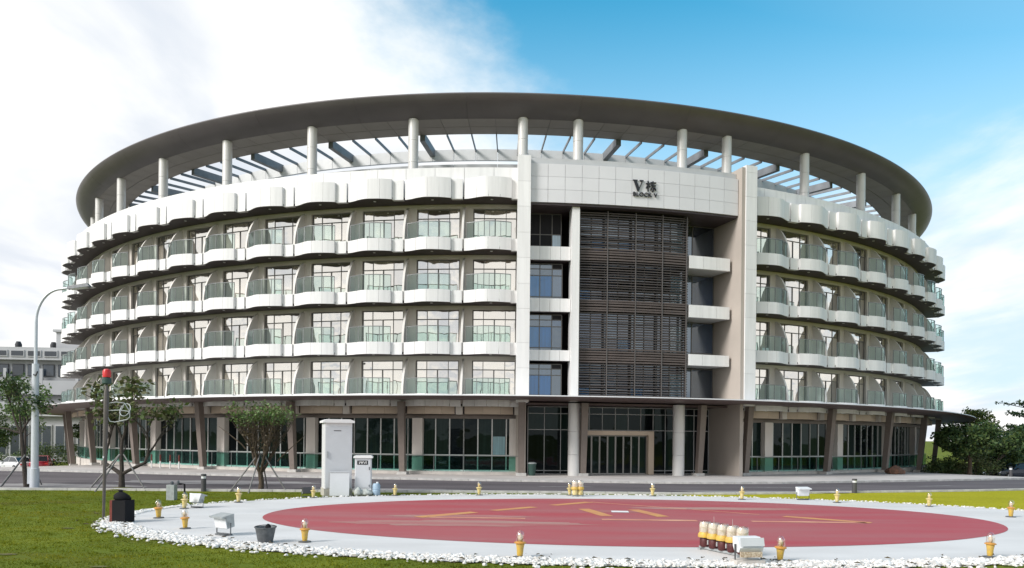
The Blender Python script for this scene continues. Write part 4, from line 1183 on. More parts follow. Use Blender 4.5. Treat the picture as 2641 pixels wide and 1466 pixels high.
# low glazed hall next to it
hall = thing('low_hall', 'low pale hall with sloping glass front between the office and the round block', 'building', (-66, 104, -1.6), R(4))
mb = MB().prism([(-13, 0), (13, 0), (13, 5.6), (9, 6.9), (-13, 6.4)], 0, 9); obj('wall', mb.mesh('wall', 'bld_grey', False), hall)
mb = MB().box((0, -.25, 6.6), (27, .7, .7)); obj('roof_edge', mb.mesh('roof_edge', 'bld_white', False), hall)
for k in range(9):
    mb = MB().box((-11.6 + 2.9 * k, -.05, 3.0), (2.5, .14, 4.2)); w = obj('window', mb.mesh('window', 'bld_white', False), hall)
    for s in (-1, 1):
        mb = MB().box((-11.6 + 2.9 * k + s * .6, -.14, 3.0), (1.05, .06, 3.9)); obj('pane', mb.mesh('pane', 'bld_glass', False), w)

# ------------------------------------------------------------------ cars
def car(label, loc, rz, paint):
    t = thing('parked_car', label, 'car', (loc[0], loc[1], gz(loc[0], loc[1]) + .02), rz, 'parked cars')
    # lofted body: stations along x with half widths
    side = [(-2.25, .42, .62, .70), (-2.15, .28, .86, .80), (-1.5, .24, .96, .88), (-.9, .24, .95, .90), (.7, .24, .92, .90), (1.35, .25, .86, .88), (1.95, .27, .74, .82), (2.22, .34, .60, .66)]
    vs = []; fs = []
    for x, z0, z1, w in side:
        vs += [(x, -w * .92, z0), (x, -w, (z0 + z1) * .5), (x, -w * .9, z1), (x, 0, z1 + .03), (x, w * .9, z1), (x, w, (z0 + z1) * .5), (x, w * .92, z0)]
    for i in range(len(side) - 1):
        for k in range(7): fs.append((i * 7 + k, i * 7 + (k + 1) % 7, (i + 1) * 7 + (k + 1) % 7, (i + 1) * 7 + k))
    fs.append(tuple(range(6, -1, -1))); fs.append(tuple(range(len(side) * 7 - 7, len(side) * 7)))
    mb = MB(); mb.add(vs, fs); body = obj('body', mb.mesh('body', paint, True, 50), t)
    cab_ = [(-1.75, .93, .70), (-1.05, 1.36, .60), (-.35, 1.44, .60), (.25, 1.40, .59), (1.05, .92, .72)]
    vs = []; fs = []
    for x, z, w in cab_: vs += [(x, -.82, .90), (x, -w, z), (x, w, z), (x, .82, .90)]
    for i in range(len(cab_) - 1):
        for k in range(3): fs.append((i * 4 + k, i * 4 + k + 1, (i + 1) * 4 + k + 1, (i + 1) * 4 + k))
    mb = MB(); mb.add(vs, fs); obj('windows', mb.mesh('windows', 'car_glass', True, 25), t)
    mb = MB(); mb.add([(-1.05, -.59, 1.375), (-.35, -.60, 1.455), (.25, -.58, 1.415), (.25, .58, 1.415), (-.35, .60, 1.455), (-1.05, .59, 1.375)], [(0, 1, 4, 5), (1, 2, 3, 4)])
    for s in (-1, 1): mb.tube([(-1.75, s * .72, .94), (-1.05, s * .61, 1.37), (-.35, s * .61, 1.45), (.25, s * .60, 1.41), (1.05, s * .73, .93)], .03, 5); mb.tube([(-.3, s * .83, .92), (-.3, s * .62, 1.44)], .03, 5)
    obj('roof', mb.mesh('roof', paint, True, 40), t)
    rot = Matrix.Rotation(R(90), 3, 'X')
    for x in (-1.38, 1.38):
        for s in (-1, 1):
            mb = MB().lathe([(.20, -.10), (.31, -.10), (.33, -.06), (.33, .06), (.31, .10), (.20, .10)], 18, (x, s * .80, .33), 0, rot); w = obj('wheel', mb.mesh('wheel', 'tyre'), t)
            mb = MB().lathe([(.19, -.105), (.19, .105)], 12, (x, s * .805, .33), 0, rot); obj('rim', mb.mesh('rim', 'galv'), w)
    for s in (-1, 1):
        mb = MB().box((2.08, s * .55, .66), (.22, .34, .14)); obj('headlight', mb.mesh('headlight', 'headlamp', False), t)
        mb = MB().box((-2.19, s * .6, .72), (.12, .26, .14)); obj('tail_light', mb.mesh('tail_light', 'red_plastic', False), t)
        mb = MB().box((.75, s * .98, .98), (.16, .16, .12)); obj('mirror', mb.mesh('mirror', paint, False), t)
    return t
car('dark blue black sedan parked by the hedge at the edge of the picture', (43.7, 66.8), R(181), 'car_dark')
car('red car parked nose away beside the street lamp', (-45.2, 74.5), R(116), 'car_red')
car('white car parked behind the leaning tree', (-48.3, 75.5), R(150), 'car_white')

# ------------------------------------------------------------------ street furniture
lamp = thing('street_lamp', 'tall pale grey street lamp with curved arm over the road', 'street lamp', (-21.9, 35.6, 0))
mb = MB().lathe([(.20, -.05), (.20, .9), (.16, .92), (.15, 5.7)], 16); obj('post', mb.mesh('post', 'lamp_post'), lamp)
mb = MB().box((-.17, -.05, .55), (.16, .2, .7)); obj('service_box', mb.mesh('service_box', 'lamp_post', False), lamp)
pts = [(0, 0, 5.68), (0, 0, 7.6)]
for i in range(1, 11):
    a = R(90) * i / 10; pts.append((1.15 * (1 - math.cos(a)) + .0, 0, 7.6 + 1.55 * math.sin(a)))
pts.append((1.5, 0, 9.2))
mb = MB().tube(pts, [.075] * 2 + [.06] * 10 + [.05], 10); obj('arm', mb.mesh('arm', 'lamp_post'), lamp)
mb = MB().add([(1.45, -.12, 9.13), (1.45, .12, 9.13), (2.5, .16, 9.26), (2.5, -.16, 9.26), (1.45, -.08, 9.27), (1.45, .08, 9.27), (2.35, .10, 9.42), (2.35, -.10, 9.42)], [(0, 1, 2, 3), (7, 6, 5, 4), (0, 4, 5, 1), (1, 5, 6, 2), (2, 6, 7, 3), (3, 7, 4, 0)])
obj('lamp_head', mb.mesh('lamp_head', 'galv_dark', False), lamp)
mb = MB().box((1.98, 0, 9.175), (.75, .2, .04), mtx=Matrix.Rotation(R(-7), 3, 'Y')); obj('lens', mb.mesh('lens', 'flood_white', False), lamp)
mb = MB().tube([(.0, -.16, 5.2), (.12, -.17, 5.16), (.2, -.17, 5.35)], .035, 6); obj('bracket', mb.mesh('bracket', 'dark_grey'), lamp)

pole = thing('warning_light_pole', 'thin dark pole topped by a red warning light with an empty wind sock frame', 'pole', (-12.2, 23.2, 0))
mb = MB().tube([(.0, 0, -.05), (.03, 0, 2.0), (.05, 0, 3.3)], [.038, .055, .075], 10).tube([(.05, 0, 3.3), (.055, 0, 3.75), (.06, 0, 4.05)], [.075, .075, .025], 10)
obj('post', mb.mesh('post', 'pole_brown'), pole)
mb = MB().lathe([(.10, 4.03), (.13, 4.06), (.13, 4.2), (.09, 4.24)], 14, (.06, 0, 0)); obj('lamp_base', mb.mesh('lamp_base', 'bin_green'), pole)
mb = MB().lathe([(.115, 4.24), (.12, 4.40), (.09, 4.47), (.03, 4.49)], 14, (.06, 0, 0)); obj('red_lens', mb.mesh('red_lens', 'red_plastic'), pole)
mb = MB()
fr = [(.10, 0, 3.45), (.10, 0, 3.05), (.17, 0, 2.92), (.32, 0, 2.90), (.68, 0, 2.98), (.76, 0, 3.06), (.76, 0, 3.22)]
mb.tube(fr, .014, 5); mb.tube([(.10, 0, 3.46), (.35, 0, 3.50), (.60, 0, 3.47), (.76, 0, 3.22)], .014, 5); mb.tube([(.08, 0, 3.24), (.44, 0, 3.26), (.76, 0, 3.22)], .014, 5); mb.tube([(.44, 0, 2.93), (.47, 0, 3.2), (.60, 0, 3.47)], .012, 5)
hoop = [(.62 + .15 * math.cos(t * .524), .10 * math.sin(t * .524), 3.27 + .19 * math.sin(t * .524)) for t in range(13)]
mb.tube(hoop, .014, 5)
obj('sock_frame', mb.mesh('sock_frame', 'galv'), pole)
mb = MB().lathe([(.022, 1.82), (.022, 1.88)], 8, (.02, -.075, 0)); obj('bolt', mb.mesh('bolt', 'white_paint'), pole)

box = thing('control_box', 'black box with dark red side standing on the white stones by the pole', 'box', (-11.1, 22.1, .04), R(-12))
mb = MB().box((.05, 0, .32), (.42, .40, .62)); obj('front', mb.mesh('front', 'black', False), box)
mb = MB().box((-.20, .0, .325), (.09, .39, .61)); obj('side', mb.mesh('side', 'red_board', False), box)
bag = thing('bag', 'slumped black bag with tied neck lying on the black and red box', 'bag', (-11.1, 22.1, .67))
mb = MB()
rnd = random.Random(8)
vs = []; fs = []; n = 14; prof = [(.19, 0), (.22, .05), (.19, .13), (.11, .20), (.045, .235), (.07, .27), (.03, .29)]
for r, z in prof:
    for k in range(n):
        a = 6.283 * k / n; w = 1 + .14 * math.sin(3 * a + z * 14) + rnd.uniform(-.05, .05)
        vs.append((r * w * math.cos(a) * 1.1 - z * .12, r * w * math.sin(a) * .8, z))
for i in range(len(prof) - 1):
    for k in range(n): fs.append((i * n + k, i * n + (k + 1) % n, (i + 1) * n + (k + 1) % n, (i + 1) * n + k))
fs.append(tuple(range(n - 1, -1, -1))); fs.append(tuple(range(len(fs) * 0 + (len(prof) - 1) * n, len(prof) * n)))
mb.add(vs, fs); obj('sack', mb.mesh('sack', 'black', True, 60), bag)

# electrical cabinets
cabr = R(14)
cb = thing('electrical_cabinet', 'tall white electrical cabinet with overhanging lid on a concrete base', 'cabinet', (-7.45, 33.0, .03), R(20))
Wc, Dc, Hc = 1.12, 1.15, 2.95
mb = MB().box((0, 0, .12), (Wc + .06, Dc + .06, .36)); obj('base', mb.mesh('base', 'cabinet_base', False), cb)
mb = MB().box((0, 0, .30 + Hc / 2 - .1), (Wc, Dc, Hc - .2)); obj('body', mb.mesh('body', 'cabinet_white', False), cb)
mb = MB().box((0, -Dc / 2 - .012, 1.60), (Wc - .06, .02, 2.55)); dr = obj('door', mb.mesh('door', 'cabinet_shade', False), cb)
mb = MB().box((-Wc / 2 + .10, -Dc / 2 - .045, 1.72), (.05, .04, .26)); obj('handle', mb.mesh('handle', 'galv', False), dr)
mb = MB().box((-.05, -Dc / 2 - .025, 2.72), (.30, .008, .03)); obj('vent', mb.mesh('vent', 'dark_grey', False), dr)
mb = MB(); mb.prism([(-Wc / 2 - .09, 3.05), (Wc / 2 + .09, 3.05), (Wc / 2 + .09, 3.13), (Wc / 2 - .1, 3.2), (-Wc / 2 + .1, 3.2), (-Wc / 2 - .09, 3.13)], -Dc / 2 - .1, Dc / 2 + .1); obj('lid', mb.mesh('lid', 'white_paint', False), cb)
c2 = thing('meter_cabinet', 'small white cabinet with a black number plate beside the tall cabinet', 'cabinet', (-6.30, 32.95, .03), R(8))
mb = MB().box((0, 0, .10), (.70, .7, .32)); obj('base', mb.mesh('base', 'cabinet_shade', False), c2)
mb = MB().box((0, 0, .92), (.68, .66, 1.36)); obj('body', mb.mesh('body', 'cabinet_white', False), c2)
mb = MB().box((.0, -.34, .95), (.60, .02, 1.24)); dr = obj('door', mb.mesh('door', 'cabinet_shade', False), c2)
mb = MB().box((.26, -.365, 1.15), (.025, .03, .12)).box((.26, -.365, .42), (.03, .03, .08)); obj('handle', mb.mesh('handle', 'galv_dark', False), dr)
mb = MB().box((-.02, -.355, 1.39), (.44, .012, .17)); pl = obj('plate', mb.mesh('plate', 'black', False), dr)
mb = MB()
for k, (x, s) in enumerate(((-.16, 0), (-.12, .03), (-.06, 0), (-.01, 0), (.05, -.03), (.09, .03), (.14, 0))):
    mb.prism(bar(x - s, 1.335, x + s, 1.445, .018), -.368, -.362)
mb.prism(bar(-.09, 1.39, -.02, 1.39, .02), -.369, -.363); mb.prism(bar(.05, 1.37, .10, 1.37, .015), -.369, -.363)
obj('plate_mark', mb.mesh('plate_mark', 'white_paint', False), dr)
mb = MB(); mb.prism([(-.40, 1.58), (.40, 1.58), (.40, 1.64), (.33, 1.69), (-.33, 1.69), (-.40, 1.64)], -.40, .40); obj('lid', mb.mesh('lid', 'white_paint', False), c2)
mb = MB().box((0, -.352, .14), (.5, .02, .12)); g = obj('grille', mb.mesh('grille', 'dark_grey', False), c2)
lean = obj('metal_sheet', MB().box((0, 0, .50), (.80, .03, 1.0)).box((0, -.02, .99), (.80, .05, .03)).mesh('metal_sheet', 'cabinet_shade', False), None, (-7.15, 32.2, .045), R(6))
lean.rotation_euler = (R(-7), 0, R(6)); tag(lean, 'loose grey metal sheet leaning against the tall white cabinet', 'metal sheet')
dm = thing('plastic_drum', 'pale blue plastic drum standing beside the small cabinet', 'drum', (-5.68, 32.6, .045))
mb = MB().lathe([(.14, 0), (.16, .03), (.165, .22), (.15, .24), (.165, .26), (.165, .42), (.13, .50), (.09, .51)], 14); obj('body', mb.mesh('body', 'drum_blue'), dm)
mb = MB().lathe([(.05, .51), (.05, .56), (.04, .57)], 10, (.04, 0, 0)); obj('cap', mb.mesh('cap', 'flood_white'), dm)
rnd = random.Random(5)
for k, (x, y, lab) in enumerate(((-6.08, 32.4, 'crumpled grey green sack lying between the small cabinet and the drum'), (-6.38, 32.3, 'small pale sack slumped against the small cabinet'))):
    s = thing('cement_sack', lab, 'sack', (x, y, .045), R(30 * k))
    vs = []; fs = []; n = 12; pr = [(.10, 0), (.22, .03), (.25, .10), (.18, .19), (.08, .24), (.02, .27)]
    for r, z in pr:
        for q in range(n):
            a = 6.283 * q / n; w = 1 + rnd.uniform(-.18, .18); vs.append((r * w * math.cos(a) * (1.1 - .35 * k), r * w * math.sin(a) * .7, z * (1.1 + .3 * k)))
    for i in range(len(pr) - 1):
        for q in range(n): fs.append((i * n + q, i * n + (q + 1) % n, (i + 1) * n + (q + 1) % n, (i + 1) * n + q))
    fs.append(tuple(range(n - 1, -1, -1))); fs.append(tuple(range((len(pr) - 1) * n, len(pr) * n)))
    mb = MB(); mb.add(vs, fs); obj('fabric', mb.mesh('fabric', 'sack', True, 60), s)

def bollard(label, loc, h=.78):
    t = thing('bollard', label, 'bollard', (loc[0], loc[1], gz(*loc)), 0, 'black bollards along the road')
    mb = MB().lathe([(.11, -.05), (.11, h * .74)], 16); obj('post', mb.mesh('post', 'dark_grey'), t)
    mb = MB().lathe([(.10, h * .74), (.10, h * .88)], 16); obj('light_band', mb.mesh('light_band', 'flood_white'), t)
    mb = MB().lathe([(.115, h * .88), (.115, h * .98), (.09, h)], 16); obj('cap', mb.mesh('cap', 'dark_grey'), t)
bollard('black bollard on the grass edge between the two staked trees', (-13.7, 34.5))
bollard('black bollard with white band at the edge of the light green lawn', (16.5, 37.3), .70)
bollard('short grey bollard at the road edge in front of the parked dark car', (37.2, 57.8), .85)
ub = thing('utility_box', 'grey utility pedestal with black pipe on the lawn behind the yellow lights', 'utility box', (-13.0, 30.0, 0))
mb = MB().box((-.14, 0, .28), (.30, .30, .62)); obj('body', mb.mesh('body', 'galv', False), ub)
mb = MB().lathe([(.07, .59), (.07, .68), (.03, .72)], 10, (-.14, 0, 0)); obj('valve', mb.mesh('valve', 'galv_dark'), ub)
mb = MB().tube([(.05, .02, .62), (.20, .02, .62), (.34, .02, .62), (.35, .02, .0)], .035, 7); obj('pipe', mb.mesh('pipe', 'black'), ub)
mb = MB().lathe([(.05, .6), (.05, .72), (.02, .75)], 10, (.10, 0, 0)); obj('valve', mb.mesh('valve', 'galv_dark'), ub)

# helipad perimeter lights
def hl_mesh(kind):
    body = 'lamp_yellow' if kind == 'near' else 'lamp_pale'
    d = {}
    d['base_plate'] = MB().lathe([(.15, 0), (.15, .02), (.05, .035)], 14).mesh('base_plate', 'galv_dark')
    d['body'] = MB().lathe([(.05, .02), (.062, .06), (.075, .20), (.09, .27), (.085, .29)], 14).mesh('body', body)
    d['collar'] = MB().lathe([(.085, .285), (.125, .29), (.125, .31), (.08, .33)], 14).mesh('collar', 'lamp_orange' if kind == 'near' else body)
    d['bulb'] = MB().lathe([(.03, .33), (.045, .36), (.055, .42), (.03, .47), (.015, .49)], 10).mesh('bulb', 'lamp_guts' if kind == 'near' else 'lamp_pale')
    d['dome'] = MB().lathe([(.088, .325), (.09, .44), (.078, .50), (.05, .54), (.015, .555)], 16).mesh('dome', 'dome_glass')
    return d
HL = {'near': hl_mesh('near'), 'far': hl_mesh('far')}
lights = [
    (-10.55, 23.2, 'near', 'yellow perimeter light standing just past the black box on the apron'),
    (-11.05, 26.2, 'far', 'yellow perimeter light next to the small floodlight at the far apron edge'),
    (-8.7, 20.7, 'near', 'rusty yellow perimeter light in front of the grey tilted floodlight'),
    (-10.1, 28.7, 'far', 'pale perimeter light at the apron edge below the vase-shaped tree'),
    (-7.95, 31.1, 'far', 'pale perimeter light at the foot of the tall white cabinet'),
    (-4.88, 18.35, 'near', 'clear domed yellow perimeter light beside the dark bucket'),
    (-4.9, 32.6, 'far', 'pale perimeter light to the right of the blue drum'),
    (-1.38, 33.3, 'far', 'pale perimeter light on the far edge between the drum and the far lamp unit'),
    (2.55, 33.75, 'far', 'pale perimeter light touching the far multi-lamp unit'),
    (6.15, 33.75, 'far', 'pale perimeter light in front of the entrance doors'),
    (9.6, 32.3, 'far', 'pale perimeter light just before the white floodlight at the far edge'),
    (13.1, 31.2, 'far', 'pale perimeter light behind the white floodlight beside the light lawn'),
    (16.05, 29.8, 'far', 'pale perimeter light at the far edge below the last balconies'),
    (16.75, 26.0, 'near', 'yellow perimeter light at the right end of the apron by the lawn'),
    (0.19, 16.35, 'near', 'clear domed yellow perimeter light nearest the middle of the red pad'),
    (5.62, 16.2, 'near', 'clear domed yellow perimeter light beside the big white floodlight'),
    (10.5, 17.0, 'near', 'clear domed yellow perimeter light at the near right end of the red pad'),
]
rnd = random.Random(2)
for x, y, kind, lab in lights:
    t = thing('perimeter_light', lab, 'light', (x, y, .042), rnd.uniform(0, 6), 'yellow lights round the helipad')
    s = {'near': 1.0, 'far': 1.0}[kind]
    for k, m in HL[kind].items(): obj(k, m, t)
    q = rnd.uniform(.94, 1.06); t.scale = (q, q, q * rnd.uniform(.95, 1.05)); t.rotation_euler = (R(rnd.gauss(0, 1.6)), R(rnd.gauss(0, 1.6)), t.rotation_euler[2])

def floodlight(label, loc, rz, s, body, tilt=20, z=.042):
    t = thing('floodlight', label, 'floodlight', (loc[0], loc[1], z), rz, 'floodlights on the apron'); t.scale = (s, s, s)
    q = Matrix.Rotation(R(tilt), 3, 'X'); c = Vector((0, 0, .34))
    mb = MB(); mb.prism([(-.22, -.16), (.22, -.16), (.28, .16), (-.28, .16)], -.04, .20, mtx=q, c=c); h = obj('housing', mb.mesh('housing', body, False), t)
    mb = MB(); mb.box(c + q @ Vector((0, -.05, .0)), (.50, .02, .28), mtx=q); obj('lens', mb.mesh('lens', 'flood_white', False), h)
    mb = MB(); mb.prism([(-.29, .16), (.29, .16), (.29, .20), (-.29, .20)], -.16, .20, mtx=q, c=c); obj('visor', mb.mesh('visor', body, False), h)
    mb = MB().tube([(-.30, .05, .34), (-.30, .05, .04), (.30, .05, .04), (.30, .05, .34)], .018, 6); obj('bracket', mb.mesh('bracket', 'galv_dark'), t)
    mb = MB().box((0, .05, .02), (.42, .24, .035)); obj('foot', mb.mesh('foot', 'galv_dark', False), t)
    return t
floodlight('grey floodlight tilted back, standing between the rusty light and the bucket', (-7.25, 19.45), R(-35), .95, 'galv', 12)
floodlight('small pale floodlight behind the far left perimeter light', (-10.75, 26.6), R(160), .85, 'galv', 15)
floodlight('white floodlight on the far edge beside the light green lawn', (12.2, 32.4), R(10), .95, 'flood_white', 10)
floodlight('small dark floodlight at the foot of the tall white cabinet', (-8.35, 31.6), R(-150), .7, 'dark_grey', 10)
# big floodlight in front, seen from behind
bf = thing('floodlight', 'big white floodlight in front of the row of five lamps at the near edge', 'floodlight', (4.85, 15.85, .042), R(8), 'floodlights on the apron')
mb = MB(); mb.prism([(-.10, 0), (.10, 0), (.18, .10), (.20, .30), (-.02, .30), (-.18, .10)], -.25, .25, mtx=Matrix.Rotation(R(90), 3, 'Z'), c=(0, 0, .24)); h = obj('housing', mb.mesh('housing', 'flood_white', True, 30), bf)
mb = MB(); mb.box((0, -.19, .46), (.50, .02, .17), mtx=Matrix.Rotation(R(-14), 3, 'X')); obj('back_panel', mb.mesh('back_panel', 'cabinet_shade', False), h)
mb = MB(); mb.box((0, -.14, .20), (.46, .05, .11)); obj('ballast_box', mb.mesh('ballast_box', 'lamp_guts', False), bf)
mb = MB().tube([(-.28, 0, .40), (-.28, 0, .02), (.28, 0, .02), (.28, 0, .40)], .02, 6); obj('bracket', mb.mesh('bracket', 'dark_grey'), bf)
mb = MB().lathe([(.04, -.03), (.04, .03)], 10, (.29, 0, .40), 0, Matrix.Rotation(R(90), 3, 'Y')); obj('knob', mb.mesh('knob', 'black'), bf)
mb = MB().box((0, .02, .045), (.60, .34, .07)); obj('foot', mb.mesh('foot', 'plinth', False), bf)

def lamp_row(label, loc, rz, n, step, s=1.0, body='lamp_red_body'):
    t = thing('lamp_row', label, 'lamp unit', (loc[0], loc[1], .042), rz, 'multi-lamp approach units'); t.scale = (s, s, s)
    L = (n - 1) * step
    mb = MB().box((0, L / 2, .04), (.10, L + .3, .05)).box((0, .0, .02), (.34, .08, .04)).box((0, L, .02), (.34, .08, .04)); obj('rail', mb.mesh('rail', 'galv', False), t)
    for k in range(n):
        y = k * step
        b = obj('lamp_body', MB().lathe([(.10, .06), (.115, .10), (.115, .24), (.10, .27)], 12, (0, y, 0)).mesh('lamp_body', body), t)
        obj('label_plate', MB().box((0, y - .117, .17), (.05, .012, .10)).mesh('label_plate', 'white_paint', False), b)
        obj('lamp_collar', MB().lathe([(.10, .27), (.155, .28), (.16, .34), (.13, .40)], 12, (0, y, 0)).mesh('lamp_collar', 'lamp_yellow'), b)
        obj('lamp_dome', MB().lathe([(.135, .395), (.145, .42), (.145, .60), (.12, .645), (.03, .655)], 14, (0, y, 0)).mesh('lamp_dome', 'dome_glass'), b)
        obj('reflector', MB().lathe([(.125, .40), (.13, .43), (.125, .57), (.10, .615), (.02, .625)], 12, (0, y, 0)).mesh('reflector', 'milky'), b)
        if k % 2: obj('spike', MB().tube([(0, y, .6), (0, y, .78)], .004, 4).mesh('spike', 'steel_light'), b)
    return t
lamp_row('row of five clear lamps with yellow collars on the near edge of the red pad', (4.98, 16.7), R(25), 5, .31)
lamp_row('pair of pale lamps with yellow collars on the far edge of the red pad', (2.72, 33.2), R(-80), 2, .22, 1.05, 'lamp_pale')

bk = thing('bucket', 'dark grey builder bucket with folded handle on the white apron', 'bucket', (-5.78, 18.25, .042), R(20))
vs = []; fs = []; n = 24
for r, z in ((.165, 0), (.17, .01), (.235, .34), (.25, .345), (.25, .365), (.225, .365), (.16, .03), (.0, .03)):
    for k in range(n): a = 6.283 * k / n; vs.append((r * math.cos(a), r * math.sin(a), z))
for i in range(7):
    for k in range(n): fs.append((i * n + k, i * n + (k + 1) % n, (i + 1) * n + (k + 1) % n, (i + 1) * n + k))
mb = MB(); mb.add(vs, fs); obj('pail', mb.mesh('pail', 'galv_dark'), bk)
hp = [(.25 * math.cos(R(a)), -.10 * math.sin(R(a)) , .36 + .06 * math.sin(R(a))) for a in range(0, 181, 15)]
obj('handle', MB().tube(hp, .009, 6).mesh('handle', 'black'), bk)
obj('rag', MB().lathe([(.05, .34), (.07, .38), (.05, .43), (.02, .45)], 9, (.05, -.16, 0)).mesh('rag', 'black'), bk)

bn = thing('litter_bin', 'small dark green litter bin beside the entrance glass', 'bin', Wp(2.75, 46.35, .125))
mb = MB().lathe([(.20, 0), (.21, .05), (.27, .70), (.28, .74)], 16); obj('body', mb.mesh('body', 'bin_green'), bn)
mb = MB().lathe([(.29, .74), (.29, .78), (.18, .84), (.05, .85)], 16); obj('lid', mb.mesh('lid', 'galv'), bn)
rk = Wp(36.5, 48.3, 0); rnd = random.Random(77)
vs = []; fs = []; n = 12; pr = [(.25, 0), (.48, .08), (.52, .26), (.42, .45), (.22, .58), (.04, .62)]
for r, z in pr:
    for k in range(n): a = 6.283 * k / n; w = 1 + rnd.uniform(-.2, .2); vs.append((r * w * math.cos(a) * 1.25, r * w * math.sin(a), z * (1 + rnd.uniform(-.1, .1))))
for i in range(len(pr) - 1):
    for k in range(n): fs.append((i * n + k, i * n + (k + 1) % n, (i + 1) * n + (k + 1) % n, (i + 1) * n + k))
fs.append(tuple(range(n - 1, -1, -1))); fs.append(tuple(range((len(pr) - 1) * n, len(pr) * n)))
mb = MB(); mb.add(vs, fs)
tag(obj('boulder', mb.mesh('boulder', 'rock', True, 25), None, (rk[0], rk[1], gz(rk[0], rk[1]) + .08)), 'reddish brown boulder lying on the pavement before the slanting posts', 'boulder')
for k, a in enumerate((-31.5, -30.3, -29.0, -27.9)):
    q = Wp(a, 47.0); t = thing('barrier_post', ('first', 'second', 'third', 'last')[k] + ' of four red and white barrier posts counted from the red light pole', 'post', (q[0], q[1], gz(q[0], q[1]) + .11), 0, 'barrier posts before the left hall windows')
    obj('post', MB().lathe([(.05, 0), (.05, .5)], 8).mesh('post', 'white_paint'), t); obj('band', MB().lathe([(.053, .5), (.053, .95)], 8).mesh('band', 'red_board'), t)

# ------------------------------------------------------------------ stones and grass
rnd = random.Random(100)
V = []; F = []
ico = [(0, 0, 1), (.894, 0, .447), (.276, .851, .447), (-.724, .526, .447), (-.724, -.526, .447), (.276, -.851, .447), (.9, .0, -.35), (.2, .85, -.35), (-.72, .5, -.35), (-.72, -.5, -.35), (.2, -.85, -.35)]
icf = [(0, 1, 2), (0, 2, 3), (0, 3, 4), (0, 4, 5), (0, 5, 1), (1, 6, 2), (2, 6, 7), (2, 7, 3), (3, 7, 8), (3, 8, 4), (4, 8, 9), (4, 9, 5), (5, 9, 10), (5, 10, 1), (1, 10, 6)]
def stone(x, y, s):
    o = len(V); a = rnd.uniform(0, 6.28); ca, sa_ = math.cos(a), math.sin(a); ax = rnd.uniform(.8, 1.4); h = rnd.uniform(.5, .85); lift = rnd.uniform(.0, .02)
    for px, py, pz in ico:
        j = 1 + rnd.uniform(-.22, .22); px *= ax * j; py *= j
        V.append((x + (px * ca - py * sa_) * s, y + (px * sa_ + py * ca) * s, .035 + lift + pz * s * h))
    F.extend([tuple(i + o for i in f) for f in icf])
sx, sy, sax, say = SLAB
cnt = 0
while cnt < 9000:
    t = rnd.uniform(math.pi * .93, math.pi * 1.98)
    e = rnd.random()
    wdt = .95 * (.25 + .75 * sm(t, math.pi * .93, math.pi * 1.2))
    k = rnd.betavariate(1.6, 2.0) if rnd.random() < .9 else rnd.uniform(0, 1.3)
    off_ = -.15 + wdt * k
    nx, ny = math.cos(t) / sax, math.sin(t) / say; L = math.hypot(nx, ny)
    x = sx + sax * math.cos(t) + nx / L * off_; y = sy + say * math.sin(t) + ny / L * off_
    if y < 11.5 or x > 18: continue
    stone(x, y, rnd.uniform(.02, .055) if rnd.random() < .92 else rnd.uniform(.055, .09)); cnt += 1
for i in range(700):
    t = rnd.uniform(.02, math.pi * .95); nx, ny = math.cos(t) / sax, math.sin(t) / say; L = math.hypot(nx, ny); off_ = abs(rnd.gauss(0, .15))
    x = sx + sax * math.cos(t) + nx / L * off_; y = sy + say * math.sin(t) + ny / L * off_
    if x < 24: stone(x, y, rnd.uniform(.02, .06))
mb = MB(); mb.add(V, F)
st = obj('gravel', mb.mesh('gravel', 'stone_mixed', True, 20)); st['kind'] = 'stuff'; st['label'] = 'white stones edging the helipad apron'
# a bed of packed fines under the stones
bed = [(sx + (sax + .65) * math.cos(t), sy + (say + .70) * math.sin(t)) for t in [math.pi * (.94 + 1.02 * i / 80) for i in range(81)]]
inn = [(sx + (sax - .3) * math.cos(t), sy + (say - .3) * math.sin(t)) for t in [math.pi * (.94 + 1.02 * i / 80) for i in range(81)]]
mb = MB(); rj = random.Random(7)
vs = []
for (a, b) in zip(bed, inn):
    f = rj.uniform(.7, 1.05); vs += [(b[0] + (a[0] - b[0]) * f, b[1] + (a[1] - b[1]) * f, .022), (b[0], b[1], .022)]
mb.add(vs, [(2 * i, 2 * i + 1, 2 * i + 3, 2 * i + 2) for i in range(80)])
struct(obj('gravel_bed', mb.mesh('gravel_bed', 'slab_white', False)))
# dark leaves and soil crumbs among the stones
V = []; F = []
for i in range(240):
    t = rnd.uniform(math.pi * 1.0, math.pi * 1.9); nx, ny = math.cos(t) / sax, math.sin(t) / say; L = math.hypot(nx, ny); off_ = rnd.uniform(-.2, 1.3)
    x = sx + sax * math.cos(t) + nx / L * off_; y = sy + say * math.sin(t) + ny / L * off_
    if y > 12 and x < 18:
        a = rnd.uniform(0, 6.28); l = rnd.uniform(.04, .12); o = len(V); z = .10
        V += [(x, y, z), (x + l * math.cos(a), y + l * math.sin(a), z + .03), (x + l * 1.6 * math.cos(a + .3), y + l * 1.6 * math.sin(a + .3), z), (x + l * math.cos(a + .7), y + l * math.sin(a + .7), z + .02)]; F.append((o, o + 1, o + 2, o + 3))
mb = MB(); mb.add(V, F); lf = obj('leaf_litter', mb.mesh('leaf_litter', 'leaf_brown', False)); lf['kind'] = 'stuff'; lf['label'] = 'dead brown leaves scattered over the white stones'

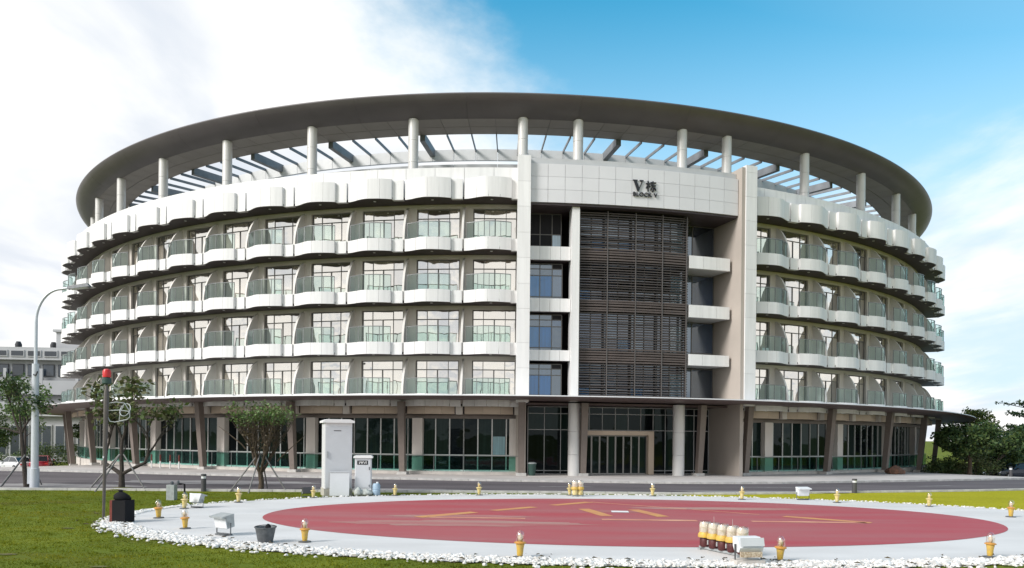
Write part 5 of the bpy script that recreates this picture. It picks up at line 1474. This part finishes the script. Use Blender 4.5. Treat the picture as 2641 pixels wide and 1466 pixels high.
for i, (x, y, a, b) in enumerate([(-10.6, 16.3, .22, .10), (-12.6, 18.2, .2, .08), (-11.9, 20.8, .18, .07), (-7.9, 14.9, .18, .08)]):
    struct(blob('bare_soil', ell(x, y, a, b, 22, .35, 40 + i), .016 + .0008 * i, 'soil', 2))
def grass(name, n, xr, yr, hmin, hmax, seed, m, test):
    g = np.random.default_rng(seed)
    y = yr[0] + (yr[1] - yr[0]) * g.random(n * 3) ** 1.5; x = xr[0] + (xr[1] - xr[0]) * g.random(n * 3)
    k = test(x, y); x = x[k][:n]; y = y[k][:n]; n = len(x)
    a = g.random(n) * 6.283; h = hmin + (hmax - hmin) * g.random(n) ** 2; w = .006 + .008 * g.random(n)
    h *= .55 + 1.5 * (np.sin(x * 2.7 + 2 * np.sin(y * 1.7)) * np.sin(y * 3.9 + 1.5 * np.sin(x * 2.1))) ** 4; lx = g.normal(0, .5, n) * h; ly = g.normal(0, .5, n) * h
    v = np.empty((n, 3, 3), np.float32)
    v[:, 0] = np.stack([x - w * np.cos(a), y - w * np.sin(a), np.zeros(n)], 1); v[:, 1] = np.stack([x + w * np.cos(a), y + w * np.sin(a), np.zeros(n)], 1); v[:, 2] = np.stack([x + lx, y + ly, h], 1)
    me = bpy.data.meshes.new(name); me.vertices.add(n * 3); me.vertices.foreach_set('co', v.ravel())
    me.loops.add(n * 3); me.loops.foreach_set('vertex_index', np.arange(n * 3, dtype=np.int32))
    me.polygons.add(n); me.polygons.foreach_set('loop_start', np.arange(0, n * 3, 3, dtype=np.int32)); me.polygons.foreach_set('loop_total', np.full(n, 3, np.int32))
    me.materials.append(MAT[m]); me.update(); me.validate()
    o = obj(name, me); o['kind'] = 'stuff'
    return o
def out_e(x, y, e=1.0): return ((x - sx) / (sax + e)) ** 2 + ((y - sy) / (say + e)) ** 2 > 1
g1 = grass('grass', 110000, (-22, 3), (11.5, 34.2), .015, .05, 5, 'grass_blade', lambda x, y: out_e(x, y, .75) & (x > -.66 * y - 2) & (np.sin(x * 1.9 + 1.3 * np.sin(y * 1.1)) * np.sin(y * 2.3 + x) > -.93))
g1['label'] = 'short mown grass on the lawn before the white apron'
def tuft(n, seed):
    g = np.random.default_rng(seed); t = g.choice(np.linspace(1.5, 6.0, 150), n); return t
g2 = grass('grass', 9000, (-13, 22), (14, 35.2), .05, .13, 6, 'grass_blade', lambda x, y: out_e(x, y, .9) & ~out_e(x, y, 1.35) & (np.sin(x * 3.1) + np.sin(y * 4.3 + x) > .3))
g2['label'] = 'longer grass tufts growing along the stone edging'
